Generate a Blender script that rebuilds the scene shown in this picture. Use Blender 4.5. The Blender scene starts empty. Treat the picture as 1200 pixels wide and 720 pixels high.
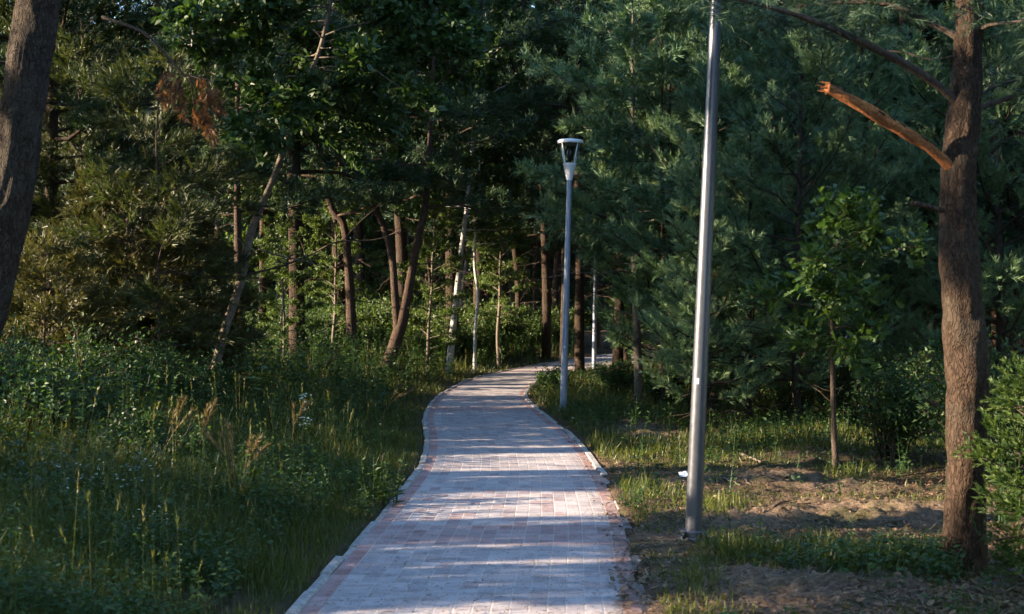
import bpy, math, random
import numpy as np
from mathutils import Vector

# ------------------------------------------------------------------ scene basics
scene = bpy.context.scene
COL = scene.collection
F, H, HOR = 1500.0, 1.7, 355.0          # focal length in 1200-px pixels, eye height, horizon row

def X(px, d): return (px - 600.0) / F * d
def Z(py, d): return H + (HOR - py) / F * d
def GD(py): return F * H / (py - HOR)   # distance of a ground point seen at row py
def rad(a): return math.radians(a)

SUN_EL, SUN_AZ = rad(17.0), rad(7.0)    # low sun from the left, a little behind the viewer
TO_SUN = np.array([-math.cos(SUN_EL) * math.cos(SUN_AZ), -math.cos(SUN_EL) * math.sin(SUN_AZ), math.sin(SUN_EL)])

# ------------------------------------------------------------------ numpy noise
def _hash(ix, iy, iz, seed):
    h = (ix.astype(np.int64) * 374761393 + iy.astype(np.int64) * 668265263 + iz.astype(np.int64) * 2147483647 + seed * 974711) & 0xFFFFFFFF
    h = ((h ^ (h >> 13)) * 1274126177) & 0xFFFFFFFF
    h = ((h ^ (h >> 16)) * 2246822519) & 0xFFFFFFFF
    return ((h ^ (h >> 15)) & 0xFFFFFF) / float(0xFFFFFF)

def noise3(p, seed=0):
    p = np.asarray(p, float)
    i = np.floor(p).astype(np.int64); f = p - i
    f = f * f * (3 - 2 * f)
    out = 0
    for dx in (0, 1):
        for dy in (0, 1):
            for dz in (0, 1):
                w = (f[:, 0] if dx else 1 - f[:, 0]) * (f[:, 1] if dy else 1 - f[:, 1]) * (f[:, 2] if dz else 1 - f[:, 2])
                out = out + w * _hash(i[:, 0] + dx, i[:, 1] + dy, i[:, 2] + dz, seed)
    return out

def fbm2(x, y, scale, seed=0, octaves=4):
    x = np.asarray(x, float).ravel(); y = np.asarray(y, float).ravel()
    out = np.zeros(len(x)); a = 0.5; s = scale; tot = 0
    for o in range(octaves):
        out += a * noise3(np.stack([x * s, y * s, np.full(len(x), 3.7 * o)], 1), seed + o)
        tot += a; a *= 0.5; s *= 2.03
    return out / tot

# ------------------------------------------------------------------ mesh accumulator
class Geo:
    def __init__(self):
        self.v = []; self.n = 0; self.f = []          # faces: (index array nf x k, material, tint array, smooth)
    def add(self, verts, faces, mat=0, tint=None, smooth=False):
        verts = np.asarray(verts, float).reshape(-1, 3)
        if not isinstance(faces, list): faces = [faces]
        for fa in faces:
            fa = np.asarray(fa, np.int64)
            if len(fa) == 0: continue
            t = np.full(len(fa), 0.5) if tint is None else np.broadcast_to(np.asarray(tint, float), (len(fa),))
            self.f.append((fa + self.n, mat, t, smooth))
        self.v.append(verts); self.n += len(verts)
    def build(self, name, mats, parent=None, uv=None):
        me = bpy.data.meshes.new(name)
        V = np.concatenate(self.v); me.vertices.add(len(V)); me.vertices.foreach_set('co', V.ravel())
        loops = np.concatenate([f[0].ravel() for f in self.f])
        tot = np.concatenate([np.full(len(f[0]), f[0].shape[1]) for f in self.f])
        start = np.concatenate([[0], np.cumsum(tot)[:-1]])
        me.loops.add(len(loops)); me.loops.foreach_set('vertex_index', loops.astype(np.int32))
        me.polygons.add(len(tot)); me.polygons.foreach_set('loop_start', start.astype(np.int32))
        me.polygons.foreach_set('material_index', np.concatenate([np.full(len(f[0]), f[1]) for f in self.f]).astype(np.int32))
        me.polygons.foreach_set('use_smooth', np.concatenate([np.full(len(f[0]), f[3]) for f in self.f]))
        at = me.attributes.new('tint', 'FLOAT', 'FACE')
        at.data.foreach_set('value', np.concatenate([f[2] for f in self.f]).astype(np.float32))
        for m in (mats if isinstance(mats, (list, tuple)) else [mats]): me.materials.append(m)
        if uv is not None:
            l = me.uv_layers.new(name='UVMap'); l.data.foreach_set('uv', uv[loops].astype(np.float32).ravel())
        me.update(calc_edges=True); me.validate()
        o = bpy.data.objects.new(name, me); COL.objects.link(o)
        if parent: o.parent = parent
        return o

def unit(v):
    v = np.asarray(v, float); return v / (np.linalg.norm(v, axis=-1, keepdims=True) + 1e-9)

def smooth_poly(pts, radii, step):
    """Catmull-Rom resample of a polyline and its radii."""
    P = np.asarray(pts, float); R = np.asarray(radii, float)
    Q = np.column_stack([P, R])
    Q = np.vstack([2 * Q[0] - Q[1], Q, 2 * Q[-1] - Q[-2]])
    out = []
    for i in range(1, len(Q) - 2):
        seg = np.linalg.norm(Q[i + 1, :3] - Q[i, :3]); n = max(1, int(seg / step))
        t = np.linspace(0, 1, n, endpoint=False)[:, None]
        a, b, c, d = Q[i - 1], Q[i], Q[i + 1], Q[i + 2]
        out.append(0.5 * (2 * b + (c - a) * t + (2 * a - 5 * b + 4 * c - d) * t ** 2 + (3 * b - a - 3 * c + d) * t ** 3))
    out.append(Q[-2][None]); out = np.vstack(out)
    return out[:, :3], np.maximum(out[:, 3], 0.0015)

def tube(g, pts, radii, sides=6, mat=0, tint=0.5, bark=0.0, seed=0, flare=0.0, cap=False, frac=3.0):
    P = np.asarray(pts, float); R = np.asarray(radii, float); n = len(P)
    T = unit(np.gradient(P, axis=0))
    up = np.array([0, 0, 1.0]) if abs(T[0, 2]) < 0.8 else np.array([1.0, 0, 0])
    A = np.empty_like(P); a = unit(np.cross(up, T[0]))
    for i in range(n):
        a = unit(a - T[i] * np.dot(a, T[i])); A[i] = a
    B = np.cross(T, A)
    th = np.linspace(0, 2 * math.pi, sides, endpoint=False)
    ring = A[:, None] * np.cos(th)[None, :, None] + B[:, None] * np.sin(th)[None, :, None]
    rr = np.repeat(R[:, None], sides, 1)
    if bark > 0:
        s = np.concatenate([[0], np.cumsum(np.linalg.norm(np.diff(P, axis=0), axis=1))])
        S = np.repeat(s[:, None], sides, 1); TH = np.repeat(th[None], n, 0)
        q = np.stack([np.cos(TH) * R.mean() * 22, np.sin(TH) * R.mean() * 22, S * 22 / 4.5], -1).reshape(-1, 3)
        nz = noise3(q, seed); rid = np.abs(noise3(q * 0.9 + 7, seed + 3) - 0.5) * 2
        low = noise3(q * 0.22 + 3, seed + 5) - 0.5
        d = (np.clip(rid * 2.2, 0, 1) - 0.7) * bark + (nz - 0.5) * bark * 0.7 + low * bark * 2.2
        rr = rr + d.reshape(n, sides)
        if flare > 0:
            k = np.clip(1 - S / 0.8, 0, 1) ** 2
            rr = rr * (1 + flare * k * (0.6 + 0.5 * np.sin(TH * 4 + seed)))
    V = P[:, None] + ring * rr[..., None]
    i = np.arange(n - 1)[:, None]; j = np.arange(sides)[None]; jn = (j + 1) % sides
    q = np.stack([i * sides + j, i * sides + jn, (i + 1) * sides + jn, (i + 1) * sides + j], -1).reshape(-1, 4)
    fs = [q]
    V = V.reshape(-1, 3)
    if cap:
        V = np.vstack([V, P[0] , P[-1]]); c0, c1 = len(V) - 2, len(V) - 1
        jj = np.arange(sides); jjn = (jj + 1) % sides
        fs.append(np.stack([jjn, jj, np.full(sides, c0)], 1)); fs.append(np.stack([(n - 1) * sides + jj, (n - 1) * sides + jjn, np.full(sides, c1)], 1))
    g.add(V, fs, mat, tint, True)

# leaf templates: along, across, up ; faces
TEMPL = {
    'needle': (np.array([[0, -.5, 0], [0, .5, 0], [1, 0, 0]]), [np.array([[0, 1, 2]])]),
    'leaf': (np.array([[0, 0, 0], [.42, -.5, .14], [1, 0, -.1], [.42, .5, .14]]), [np.array([[0, 1, 2], [0, 2, 3]])]),
    'round': (np.array([[0, 0, 0], [.2, -.42, .1], [.6, -.46, .12], [1, 0, -.08], [.6, .46, .12], [.2, .42, .1]]), [np.array([[0, 1, 2, 3], [0, 3, 4, 5]])]),
    'oak': (np.array([[0, 0, 0], [.1, -.1, .02], [.28, -.3, .06], [.33, -.15, .03], [.52, -.48, .1], [.58, -.22, .05], [.8, -.42, .1], [.86, -.18, .04], [1, 0, -.06],
                      [.86, .18, .04], [.8, .42, .1], [.58, .22, .05], [.52, .48, .1], [.33, .15, .03], [.28, .3, .06], [.1, .1, .02], [.34, 0, 0], [.6, 0, 0], [.86, 0, 0]]),
            [np.array([[0, 1, 2, 3], [3, 4, 5, 17], [5, 6, 7, 18], [16, 3, 17, 17], [13, 14, 15, 0], [17, 11, 12, 13], [18, 9, 10, 11]])[[0, 1, 2, 4, 5, 6]],
             np.array([[0, 3, 17], [0, 17, 13], [5, 18, 17], [17, 18, 11], [7, 8, 18], [18, 8, 9]])]),
    'blade': (np.array([[0, -.5, 0], [0, .5, 0], [.5, .38, .12], [.5, -.38, .12], [1, 0, .42]]), [np.array([[0, 1, 2, 3]]), np.array([[3, 2, 4]])]),
}
def leaves(g, P, D, L, W, rng, kind='leaf', mat=0, tint=None, N=None, bend=None):
    """P base points, D directions, lengths L, widths W. up (N) is random round D unless given."""
    n = len(P)
    if n == 0: return
    D = unit(D)
    if N is None: N = rng.normal(size=(n, 3))
    S = unit(np.cross(N, D)); U = np.cross(D, S)
    T, faces = TEMPL[kind]; m = len(T)
    L = np.broadcast_to(np.asarray(L, float), (n,)); W = np.broadcast_to(np.asarray(W, float), (n,))
    up = L if bend is not None else W
    b = 1.0 if bend is None else bend
    V = P[:, None] + D[:, None] * (T[None, :, 0] * L[:, None])[..., None] + S[:, None] * (T[None, :, 1] * W[:, None])[..., None] + U[:, None] * (T[None, :, 2] * (up * b)[:, None] if np.ndim(b) else T[None, :, 2] * up[:, None] * b)[..., None]
    t = rng.random(n) if tint is None else np.broadcast_to(np.asarray(tint, float), (n,))
    V = V.reshape(-1, 3); off = (np.arange(n) * m)
    base = g.n; g.v.append(V); g.n += len(V)
    for f in faces:
        fa = (off[:, None, None] + f[None]).reshape(-1, f.shape[1])
        g.f.append((fa + base, mat, np.repeat(t, len(f)), False))

def tufts(g, P, D, LS, k, nl, nw, rng, spread=0.9, mat=0, tint=None):
    """Needle shoots: k needles round each shoot (base P, direction D, length LS)."""
    n = len(P)
    if n == 0: return
    D = unit(D); LS = np.broadcast_to(np.asarray(LS, float), (n,))
    t = rng.random((n, k)) ** 0.8
    base = P[:, None] + D[:, None] * (t * LS[:, None])[..., None]
    r = rng.normal(size=(n, k, 3)); r = unit(r - D[:, None] * np.sum(r * D[:, None], -1, keepdims=True))
    a = spread * (0.45 + 0.65 * rng.random((n, k)))
    d = D[:, None] * np.cos(a)[..., None] + r * np.sin(a)[..., None]
    tt = rng.random(n) if tint is None else tint
    tt = np.clip(np.repeat(tt, k) + rng.normal(0, .1, n * k), 0, 1)
    leaves(g, base.reshape(-1, 3), d.reshape(-1, 3), nl * (0.75 + 0.5 * rng.random(n * k)), nw, rng, 'needle', mat, tt)

# ------------------------------------------------------------------ materials
def mat_new(name):
    m = bpy.data.materials.new(name); m.use_nodes = True
    nt = m.node_tree; nt.nodes.clear()
    out = nt.nodes.new('ShaderNodeOutputMaterial')
    return m, nt, out
def N_(nt, t, **kw):
    n = nt.nodes.new(t)
    for k, v in kw.items(): setattr(n, k, v)
    return n
def ramp(nt, fac, stops):
    r = N_(nt, 'ShaderNodeValToRGB'); e = r.color_ramp.elements
    while len(e) < len(stops): e.new(0.5)
    for i, (p, c) in enumerate(stops):
        e[i].position = p; e[i].color = (c[0], c[1], c[2], 1)
    nt.links.new(fac, r.inputs[0]); return r.outputs[0]
def mixc(nt, fac, a, b, mode='MIX'):
    m = N_(nt, 'ShaderNodeMix', data_type='RGBA', blend_type=mode)
    for s, v in ((m.inputs[0], fac), (m.inputs[6], a), (m.inputs[7], b)):
        if hasattr(v, 'is_output'): nt.links.new(v, s)
        elif isinstance(v, (int, float)): s.default_value = v
        else: s.default_value = (v[0], v[1], v[2], 1)
    return m.outputs[2]
def math_(nt, op, a, b=None):
    m = N_(nt, 'ShaderNodeMath', operation=op)
    for s, v in ((m.inputs[0], a), (m.inputs[1], b)):
        if v is None: continue
        if hasattr(v, 'is_output'): nt.links.new(v, s)
        else: s.default_value = v
    return m.outputs[0]
def noise_(nt, vec, scale, detail=4, rough=0.55, dist=0.0):
    n = N_(nt, 'ShaderNodeTexNoise'); n.inputs['Scale'].default_value = scale; n.inputs['Detail'].default_value = detail
    n.inputs['Roughness'].default_value = rough; n.inputs['Distortion'].default_value = dist
    if vec is not None: nt.links.new(vec, n.inputs['Vector'])
    return n.outputs[0]
def mapping(nt, vec, scale):
    m = N_(nt, 'ShaderNodeMapping'); m.inputs['Scale'].default_value = scale; nt.links.new(vec, m.inputs['Vector']); return m.outputs[0]

def foliage_mat(name, stops, transl=0.3, rough=0.5, spec=0.3, objvar=0.25):
    m, nt, out = mat_new(name)
    a = N_(nt, 'ShaderNodeAttribute', attribute_name='tint')
    oi = N_(nt, 'ShaderNodeObjectInfo')
    f = math_(nt, 'ADD', math_(nt, 'MULTIPLY', a.outputs['Fac'], 1 - objvar), math_(nt, 'MULTIPLY', oi.outputs['Random'], objvar))
    c = ramp(nt, f, stops)
    p = N_(nt, 'ShaderNodeBsdfPrincipled'); p.inputs['Roughness'].default_value = rough; p.inputs['Specular IOR Level'].default_value = spec
    nt.links.new(c, p.inputs['Base Color'])
    t = N_(nt, 'ShaderNodeBsdfTranslucent'); nt.links.new(mixc(nt, 1.0, c, (1.25, 1.3, 0.55), 'MULTIPLY'), t.inputs['Color'])
    mx = N_(nt, 'ShaderNodeMixShader'); mx.inputs[0].default_value = transl
    nt.links.new(p.outputs[0], mx.inputs[1]); nt.links.new(t.outputs[0], mx.inputs[2]); nt.links.new(mx.outputs[0], out.inputs[0])
    return m

def bark_mat(name, dark, mid, light, scale=16.0, stretch=0.4, bump=0.9, patch=None):
    m, nt, out = mat_new(name)
    tc = N_(nt, 'ShaderNodeTexCoord'); v = mapping(nt, tc.outputs['Object'], (1, 1, stretch))
    n1 = noise_(nt, v, scale * 2.2, 6, 0.65, 0.6)
    vo = N_(nt, 'ShaderNodeTexVoronoi', feature='DISTANCE_TO_EDGE'); vo.inputs['Scale'].default_value = scale * 1.6
    wv = N_(nt, 'ShaderNodeVectorMath', operation='ADD')
    nn = N_(nt, 'ShaderNodeTexNoise'); nn.inputs['Scale'].default_value = scale * 1.5; nt.links.new(v, nn.inputs['Vector'])
    sc = N_(nt, 'ShaderNodeVectorMath', operation='SCALE'); sc.inputs['Scale'].default_value = 0.12; nt.links.new(nn.outputs['Color'], sc.inputs[0])
    nt.links.new(v, wv.inputs[0]); nt.links.new(sc.outputs[0], wv.inputs[1]); nt.links.new(wv.outputs[0], vo.inputs['Vector'])
    crack = math_(nt, 'MINIMUM', math_(nt, 'MULTIPLY', vo.outputs['Distance'], 6.0), 1.0)
    hgt = math_(nt, 'ADD', math_(nt, 'MULTIPLY', crack, 0.45), math_(nt, 'MULTIPLY', n1, 0.9))
    c = ramp(nt, math_(nt, 'ADD', math_(nt, 'MULTIPLY', crack, 0.22), math_(nt, 'MULTIPLY', n1, 0.75)), [(0.18, dark), (0.5, mid), (0.85, light)])
    big = noise_(nt, tc.outputs['Object'], 2.2, 3)
    if patch is not None:
        c = mixc(nt, math_(nt, 'MULTIPLY', math_(nt, 'GREATER_THAN', big, 0.56), 0.55), c, patch)
    p = N_(nt, 'ShaderNodeBsdfPrincipled'); p.inputs['Roughness'].default_value = 0.9; p.inputs['Specular IOR Level'].default_value = 0.15
    nt.links.new(c, p.inputs['Base Color'])
    b = N_(nt, 'ShaderNodeBump'); b.inputs['Strength'].default_value = bump; b.inputs['Distance'].default_value = 0.02
    nt.links.new(hgt, b.inputs['Height']); nt.links.new(b.outputs[0], p.inputs['Normal']); nt.links.new(p.outputs[0], out.inputs[0])
    return m

def plain_mat(name, col, rough=0.6, metal=0.0, spec=0.4, var=0.15, scale=12.0, bump=0.0):
    m, nt, out = mat_new(name)
    tc = N_(nt, 'ShaderNodeTexCoord'); n = noise_(nt, tc.outputs['Object'], scale, 5)
    c = ramp(nt, n, [(0.3, [x * (1 - var) for x in col]), (0.7, [min(1, x * (1 + var)) for x in col])])
    p = N_(nt, 'ShaderNodeBsdfPrincipled'); p.inputs['Metallic'].default_value = metal; p.inputs['Specular IOR Level'].default_value = spec
    nt.links.new(c, p.inputs['Base Color'])
    nt.links.new(math_(nt, 'ADD', math_(nt, 'MULTIPLY', n, 0.2), rough - 0.1), p.inputs['Roughness'])
    if bump:
        b = N_(nt, 'ShaderNodeBump'); b.inputs['Strength'].default_value = bump; b.inputs['Distance'].default_value = 0.01
        nt.links.new(n, b.inputs['Height']); nt.links.new(b.outputs[0], p.inputs['Normal'])
    nt.links.new(p.outputs[0], out.inputs[0]); return m

M = {}
M['pine'] = foliage_mat('pine_needles', [(0, (.018, .040, .020)), (.5, (.034, .068, .034)), (1, (.075, .112, .045))], .2, objvar=.45)
M['young'] = foliage_mat('young_pine_needles', [(0, (.052, .095, .050)), (.5, (.098, .168, .084)), (1, (.18, .25, .11))], .2, objvar=.45)
M['dead'] = foliage_mat('dead_needles', [(0, (.06, .03, .015)), (.5, (.19, .075, .028)), (1, (.38, .18, .075))], .3, objvar=0)
M['broad'] = foliage_mat('broad_leaves', [(0, (.018, .042, .012)), (.5, (.032, .066, .018)), (1, (.062, .105, .026))], .3)
M['bright'] = foliage_mat('light_thicket_leaves', [(0, (.04, .07, .02)), (.5, (.07, .108, .03)), (1, (.125, .165, .05))], .38)
M['oak'] = foliage_mat('oak_leaves', [(0, (.022, .05, .016)), (.5, (.042, .085, .022)), (1, (.09, .14, .03))], .4)
M['juniper'] = foliage_mat('juniper_scales', [(0, (.040, .045, .014)), (.5, (.075, .075, .022)), (1, (.135, .115, .035))], .2)
M['olive'] = foliage_mat('olive_pine_needles', [(0, (.020, .031, .012)), (.5, (.040, .056, .018)), (1, (.085, .095, .03))], .25)
M['thuja'] = foliage_mat('thuja_scales', [(0, (.022, .048, .012)), (.5, (.042, .078, .016)), (1, (.095, .135, .028))], .3)
M['grass'] = foliage_mat('grass_blades', [(0, (.026, .045, .012)), (.5, (.064, .084, .016)), (.9, (.13, .142, .032)), (1, (.17, .145, .065))], .35, .45, .3, objvar=0)
M['herb'] = foliage_mat('herb_leaves', [(0, (.020, .048, .018)), (.5, (.036, .076, .022)), (1, (.072, .12, .032))], .35, objvar=.15)
M['grey_herb'] = foliage_mat('grey_green_leaves', [(0, (.05, .08, .055)), (.5, (.085, .12, .085)), (1, (.14, .18, .13))], .2)
M['straw'] = foliage_mat('dry_plumes', [(0, (.085, .062, .03)), (.5, (.14, .105, .052)), (1, (.21, .16, .085))], .3, objvar=.1)
M['petal'] = foliage_mat('white_petals', [(0, (.55, .58, .52)), (1, (.8, .82, .78))], .3)
M['pale_leaf'] = foliage_mat('pale_large_leaf', [(0, (.10, .17, .06)), (1, (.19, .26, .12))], .3)
M['bark_pine'] = bark_mat('pine_bark', (.010, .007, .005), (.037, .024, .016), (.086, .056, .036), patch=(.050, .039, .028))
M['bark_grey'] = bark_mat('grey_pine_bark', (.010, .008, .006), (.038, .028, .020), (.080, .062, .045), patch=(.058, .049, .037))
M['bark_red'] = bark_mat('red_pine_bark', (.018, .012, .009), (.060, .039, .028), (.12, .080, .056))
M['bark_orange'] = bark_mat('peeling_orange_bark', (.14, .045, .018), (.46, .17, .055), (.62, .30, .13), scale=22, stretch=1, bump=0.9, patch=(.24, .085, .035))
M['bark_birch'] = bark_mat('birch_bark', (.05, .045, .04), (.36, .34, .31), (.50, .48, .45), scale=4, stretch=3.0, bump=.25)
M['bark_pale'] = bark_mat('smooth_pale_bark', (.05, .04, .03), (.12, .098, .075), (.19, .158, .12), scale=6, stretch=.8, bump=.3)
M['twig'] = bark_mat('dark_twig_bark', (.02, .015, .012), (.055, .040, .030), (.10, .075, .055), scale=14, bump=.3)

# ------------------------------------------------------------------ object helpers
def tag(o, label=None, cat=None, group=None, kind=None):
    if label: o['label'] = label
    if cat: o['category'] = cat
    if group: o['group'] = group
    if kind: o['kind'] = kind
    return o
def empty(name, loc, label, cat, group=None):
    o = bpy.data.objects.new(name, None); COL.objects.link(o); o.location = loc; o.empty_display_size = 0.3
    return tag(o, label, cat, group)
def dup(root, loc, rz=0.0, sc=1.0, label=None, group=None, tilt=(0, 0)):
    r = root.copy(); COL.objects.link(r); r.location = loc; r.rotation_euler = (tilt[0], tilt[1], rz); r.scale = (sc, sc, sc)
    if label: r['label'] = label
    if group: r['group'] = group
    for ch in root.children:
        c = ch.copy(); COL.objects.link(c); c.parent = r
        for gch in ch.children:
            d = gch.copy(); COL.objects.link(d); d.parent = c
    return r

# ------------------------------------------------------------------ the path's edges and the ground height
EY = np.array([-30, -8, 4, 7, 10.4, 13.3, 15.45, 18.9, 21, 23, 25.5, 28, 30.5, 34, 38, 42.5, 48, 56, 70, 110])
EL = np.array([-2.0, -1.6, -1.33, -1.236, -1.085, -.985, -1.06, -1.32, -1.385, -1.378, -1.24, -1.02, -.55, .35, 1.65, 3.26, 5.8, 10.5, 20, 50])
ER = np.array([0.0, .40, .69, .784, .936, .925, .855, .567, .40, .29, .37, .72, 1.22, 2.75, 4.3, 6.2, 9.0, 14.5, 25, 57])
def _cubic(y, xs, vs):
    y = np.asarray(y, float); m = np.gradient(vs, xs)
    i = np.clip(np.searchsorted(xs, y) - 1, 0, len(xs) - 2); h = xs[i + 1] - xs[i]; t = np.clip((y - xs[i]) / h, 0, 1)
    return (2 * t ** 3 - 3 * t ** 2 + 1) * vs[i] + (t ** 3 - 2 * t ** 2 + t) * h * m[i] + (-2 * t ** 3 + 3 * t ** 2) * vs[i + 1] + (t ** 3 - t ** 2) * h * m[i + 1]
def left_edge(y): return _cubic(y, EY, EL)
def right_edge(y): return _cubic(y, EY, ER)
def out_of_path(x, y):       # >0 outside, metres sideways
    return np.maximum(left_edge(y) - x, x - right_edge(y))

# sandy mounds right of the path: px, row, radius x, radius y, height
MOUNDS = [(760, 505, .55, .9, .10), (890, 610, .75, .55, .14), (1040, 603, .85, .45, .20), (800, 568, .5, .35, .07), (890, 560, .7, .35, .10),
          (985, 568, .6, .3, .08), (860, 690, .55, .3, .12), (720, 700, .2, .2, .0), (1010, 690, .6, .25, .10), (780, 640, .3, .3, .05), (900, 700, .8, .3, .07)]
def sandiness(x, y):
    s = np.zeros_like(np.asarray(x, float))
    for px, py, rx, ry, h in MOUNDS:
        d = GD(py); s = np.maximum(s, np.exp(-(((x - X(px, d)) / rx) ** 2 + ((y - d) / (ry * 1.6)) ** 2)))
    return s
def ground_z(x, y):
    x = np.asarray(x, float).ravel(); y = np.asarray(y, float).ravel()
    x, y = np.broadcast_arrays(x, y)
    out = out_of_path(x, y); right = x > (left_edge(y) + right_edge(y)) / 2
    n = fbm2(x, y, .5, 11, 3) - .5
    z = n * .22 * np.clip((out - .2) / 1.5, 0, 1)
    z = z + np.where(~right, np.clip((out - .5) * .05, 0, .35), 0)
    near = np.clip(1 - np.abs(y - 11) / 14, 0, 1)
    fine = fbm2(x, y, 3.5, 21, 4) - .5 + .35 * (np.abs(fbm2(x, y, 9.0, 23, 3) - .5) * 2 - .35)
    z = z + np.where(right, fine * .085 * np.clip(out / .5, 0, 1) * np.clip(1.2 - y / 26, 0, 1), fine * .05 * np.clip(out, 0, 1))
    z = z + np.where(right & (y < 22), (fbm2(x, y, 15.0, 27, 2) - .5) * .045 * np.clip(out / .3, 0, 1), 0)
    for px, py, rx, ry, h in MOUNDS:
        d = GD(py); z = z + .33 * h * np.exp(-(((x - X(px, d)) / rx) ** 2 + ((y - d) / ry) ** 2)) * (0.7 + 1.2 * (fine + .25))
    # below the paving; the earth spills a little over its right-hand edge
    spill = (fbm2(x, y, 1.9, 31, 4) - .36) * .95 * np.clip((15 - y) / 6, .15, 1)
    o2 = np.where(right, out + np.clip(spill, -.03, .09), out)
    k = np.clip(o2 / .10 + .5, 0, 1); k = k * k * (3 - 2 * k)
    zin = np.full_like(z, -.09)
    return zin * (1 - k) + (z * np.clip(out * 1.5 + .1, 0, 1) + np.where(right, .014 + .05 * np.clip(fine + .1, 0, 1), -.005)) * k
def gz1(x, y): return float(ground_z(np.array([x]), np.array([y]))[0])

def axis(segs):
    out = [segs[0][0]]
    for a, b, s in segs:
        n = max(1, int(round((b - a) / s))); out += list(np.linspace(a, b, n + 1)[1:])
    return np.array(out)
gx = axis([(-500, -60, 40), (-60, -16, 2), (-16, -5, .4), (-5, -1.6, .12), (-1.6, 4.4, .035), (4.4, 8, .12), (8, 16, .5), (16, 60, 2), (60, 500, 40)])
gy = axis([(-300, -20, 40), (-20, 2, 2), (2, 6, .3), (6, 13, .035), (13, 22, .08), (22, 46, .25), (46, 90, 1.5), (90, 900, 60)])
GXm, GYm = np.meshgrid(gx, gy)
gzv = ground_z(GXm.ravel(), GYm.ravel())
g = Geo(); nx, ny = len(gx), len(gy)
ii = np.arange(ny - 1)[:, None] * nx + np.arange(nx - 1)[None]
g.add(np.stack([GXm.ravel(), GYm.ravel(), gzv], 1), np.stack([ii, ii + 1, ii + nx + 1, ii + nx], -1).reshape(-1, 4), smooth=True)

# ground material: soil, sand on the mounds (point attribute), needle litter, mossy green
m, nt, out = mat_new('forest_soil'); M['soil'] = m
tc = N_(nt, 'ShaderNodeTexCoord'); v = tc.outputs['Object']
sa = N_(nt, 'ShaderNodeAttribute', attribute_name='sand')
n1 = noise_(nt, v, 1.3, 6, .6); n2 = noise_(nt, v, 14, 6, .7); n3 = noise_(nt, mapping(nt, v, (1, .6, 1)), 55, 5, .7)
soil = ramp(nt, n2, [(.25, (.03, .021, .015)), (.5, (.075, .052, .035)), (.75, (.14, .10, .066))])
sand = ramp(nt, n3, [(.25, (.09, .063, .042)), (.5, (.19, .138, .095)), (.8, (.34, .24, .15))])
c = mixc(nt, math_(nt, 'MULTIPLY', sa.outputs['Fac'], ramp(nt, n2, [(.3, (.35,) * 3), (.55, (1,) * 3)])), soil, sand)
c = mixc(nt, ramp(nt, n1, [(.46, (0,) * 3), (.58, (.7,) * 3)]), c, (.035, .048, .018))
litter = ramp(nt, noise_(nt, mapping(nt, v, (1, .35, 1)), 120, 3, .8), [(.57, (0,) * 3), (.62, (.7,) * 3)])
c = mixc(nt, litter, c, (.19, .105, .05))
litter2 = ramp(nt, noise_(nt, mapping(nt, v, (.4, 1, 1)), 70, 3, .8), [(.55, (0,) * 3), (.62, (.75,) * 3)])
c = mixc(nt, litter2, c, (.035, .024, .016))
p = N_(nt, 'ShaderNodeBsdfPrincipled'); p.inputs['Roughness'].default_value = .95; p.inputs['Specular IOR Level'].default_value = .1
nt.links.new(c, p.inputs['Base Color'])
b = N_(nt, 'ShaderNodeBump'); b.inputs['Strength'].default_value = .9; b.inputs['Distance'].default_value = .03
nt.links.new(math_(nt, 'ADD', n2, math_(nt, 'MULTIPLY', n3, .5)), b.inputs['Height']); nt.links.new(b.outputs[0], p.inputs['Normal']); nt.links.new(p.outputs[0], out.inputs[0])
ground = g.build('ground', M['soil']); tag(ground, kind='structure')
at = ground.data.attributes.new('sand', 'FLOAT', 'POINT')
gs = np.clip(sandiness(GXm.ravel(), GYm.ravel()) * 1.3 - .2 + (fbm2(GXm.ravel(), GYm.ravel(), 1.1, 61, 4) - .5) * 1.2, 0, 1)
gs = gs * (GXm.ravel() > 0) * (GYm.ravel() < 60)
at.data.foreach_set('value', gs.astype(np.float32))

# ------------------------------------------------------------------ paving
py_ = axis([(-30, 4, 1.0), (4, 40, .25), (40, 110, 1.0)])
cl = np.stack([(left_edge(py_) + right_edge(py_)) / 2, py_], 1)
arc = np.concatenate([[0], np.cumsum(np.linalg.norm(np.diff(cl, axis=0), axis=1))])
nu = 9; us = np.linspace(0, 1, nu)
KW = .07
Lx, Rx = left_edge(py_) + KW, right_edge(py_) - KW
px_ = Lx[:, None] * (1 - us) + Rx[:, None] * us
pv = np.stack([px_, np.repeat(py_[:, None], nu, 1), np.full_like(px_, 0.0)], -1).reshape(-1, 3)
pv[:, 2] += (fbm2(pv[:, 0], pv[:, 1], .9, 5, 2) - .5) * .012
uv = np.stack([np.repeat(us[None] * 1.8, len(py_), 0), np.repeat(arc[:, None], nu, 1)], -1).reshape(-1, 2)
ii = np.arange(len(py_) - 1)[:, None] * nu + np.arange(nu - 1)[None]
g = Geo(); g.add(pv, np.stack([ii, ii + 1, ii + nu + 1, ii + nu], -1).reshape(-1, 4), smooth=True)
m, nt, out = mat_new('concrete_pavers')
uvn = N_(nt, 'ShaderNodeUVMap', uv_map='UVMap'); sep = N_(nt, 'ShaderNodeSeparateXYZ'); nt.links.new(uvn.outputs[0], sep.inputs[0])
U, Vv = sep.outputs[0], sep.outputs[1]
br = N_(nt, 'ShaderNodeTexBrick', offset=0.0, squash=1.0)
br.inputs['Scale'].default_value = 1.0; br.inputs['Mortar Size'].default_value = .0055; br.inputs['Mortar Smooth'].default_value = .35
br.inputs['Brick Width'].default_value = .10; br.inputs['Row Height'].default_value = .20; br.inputs['Bias'].default_value = 0
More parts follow.
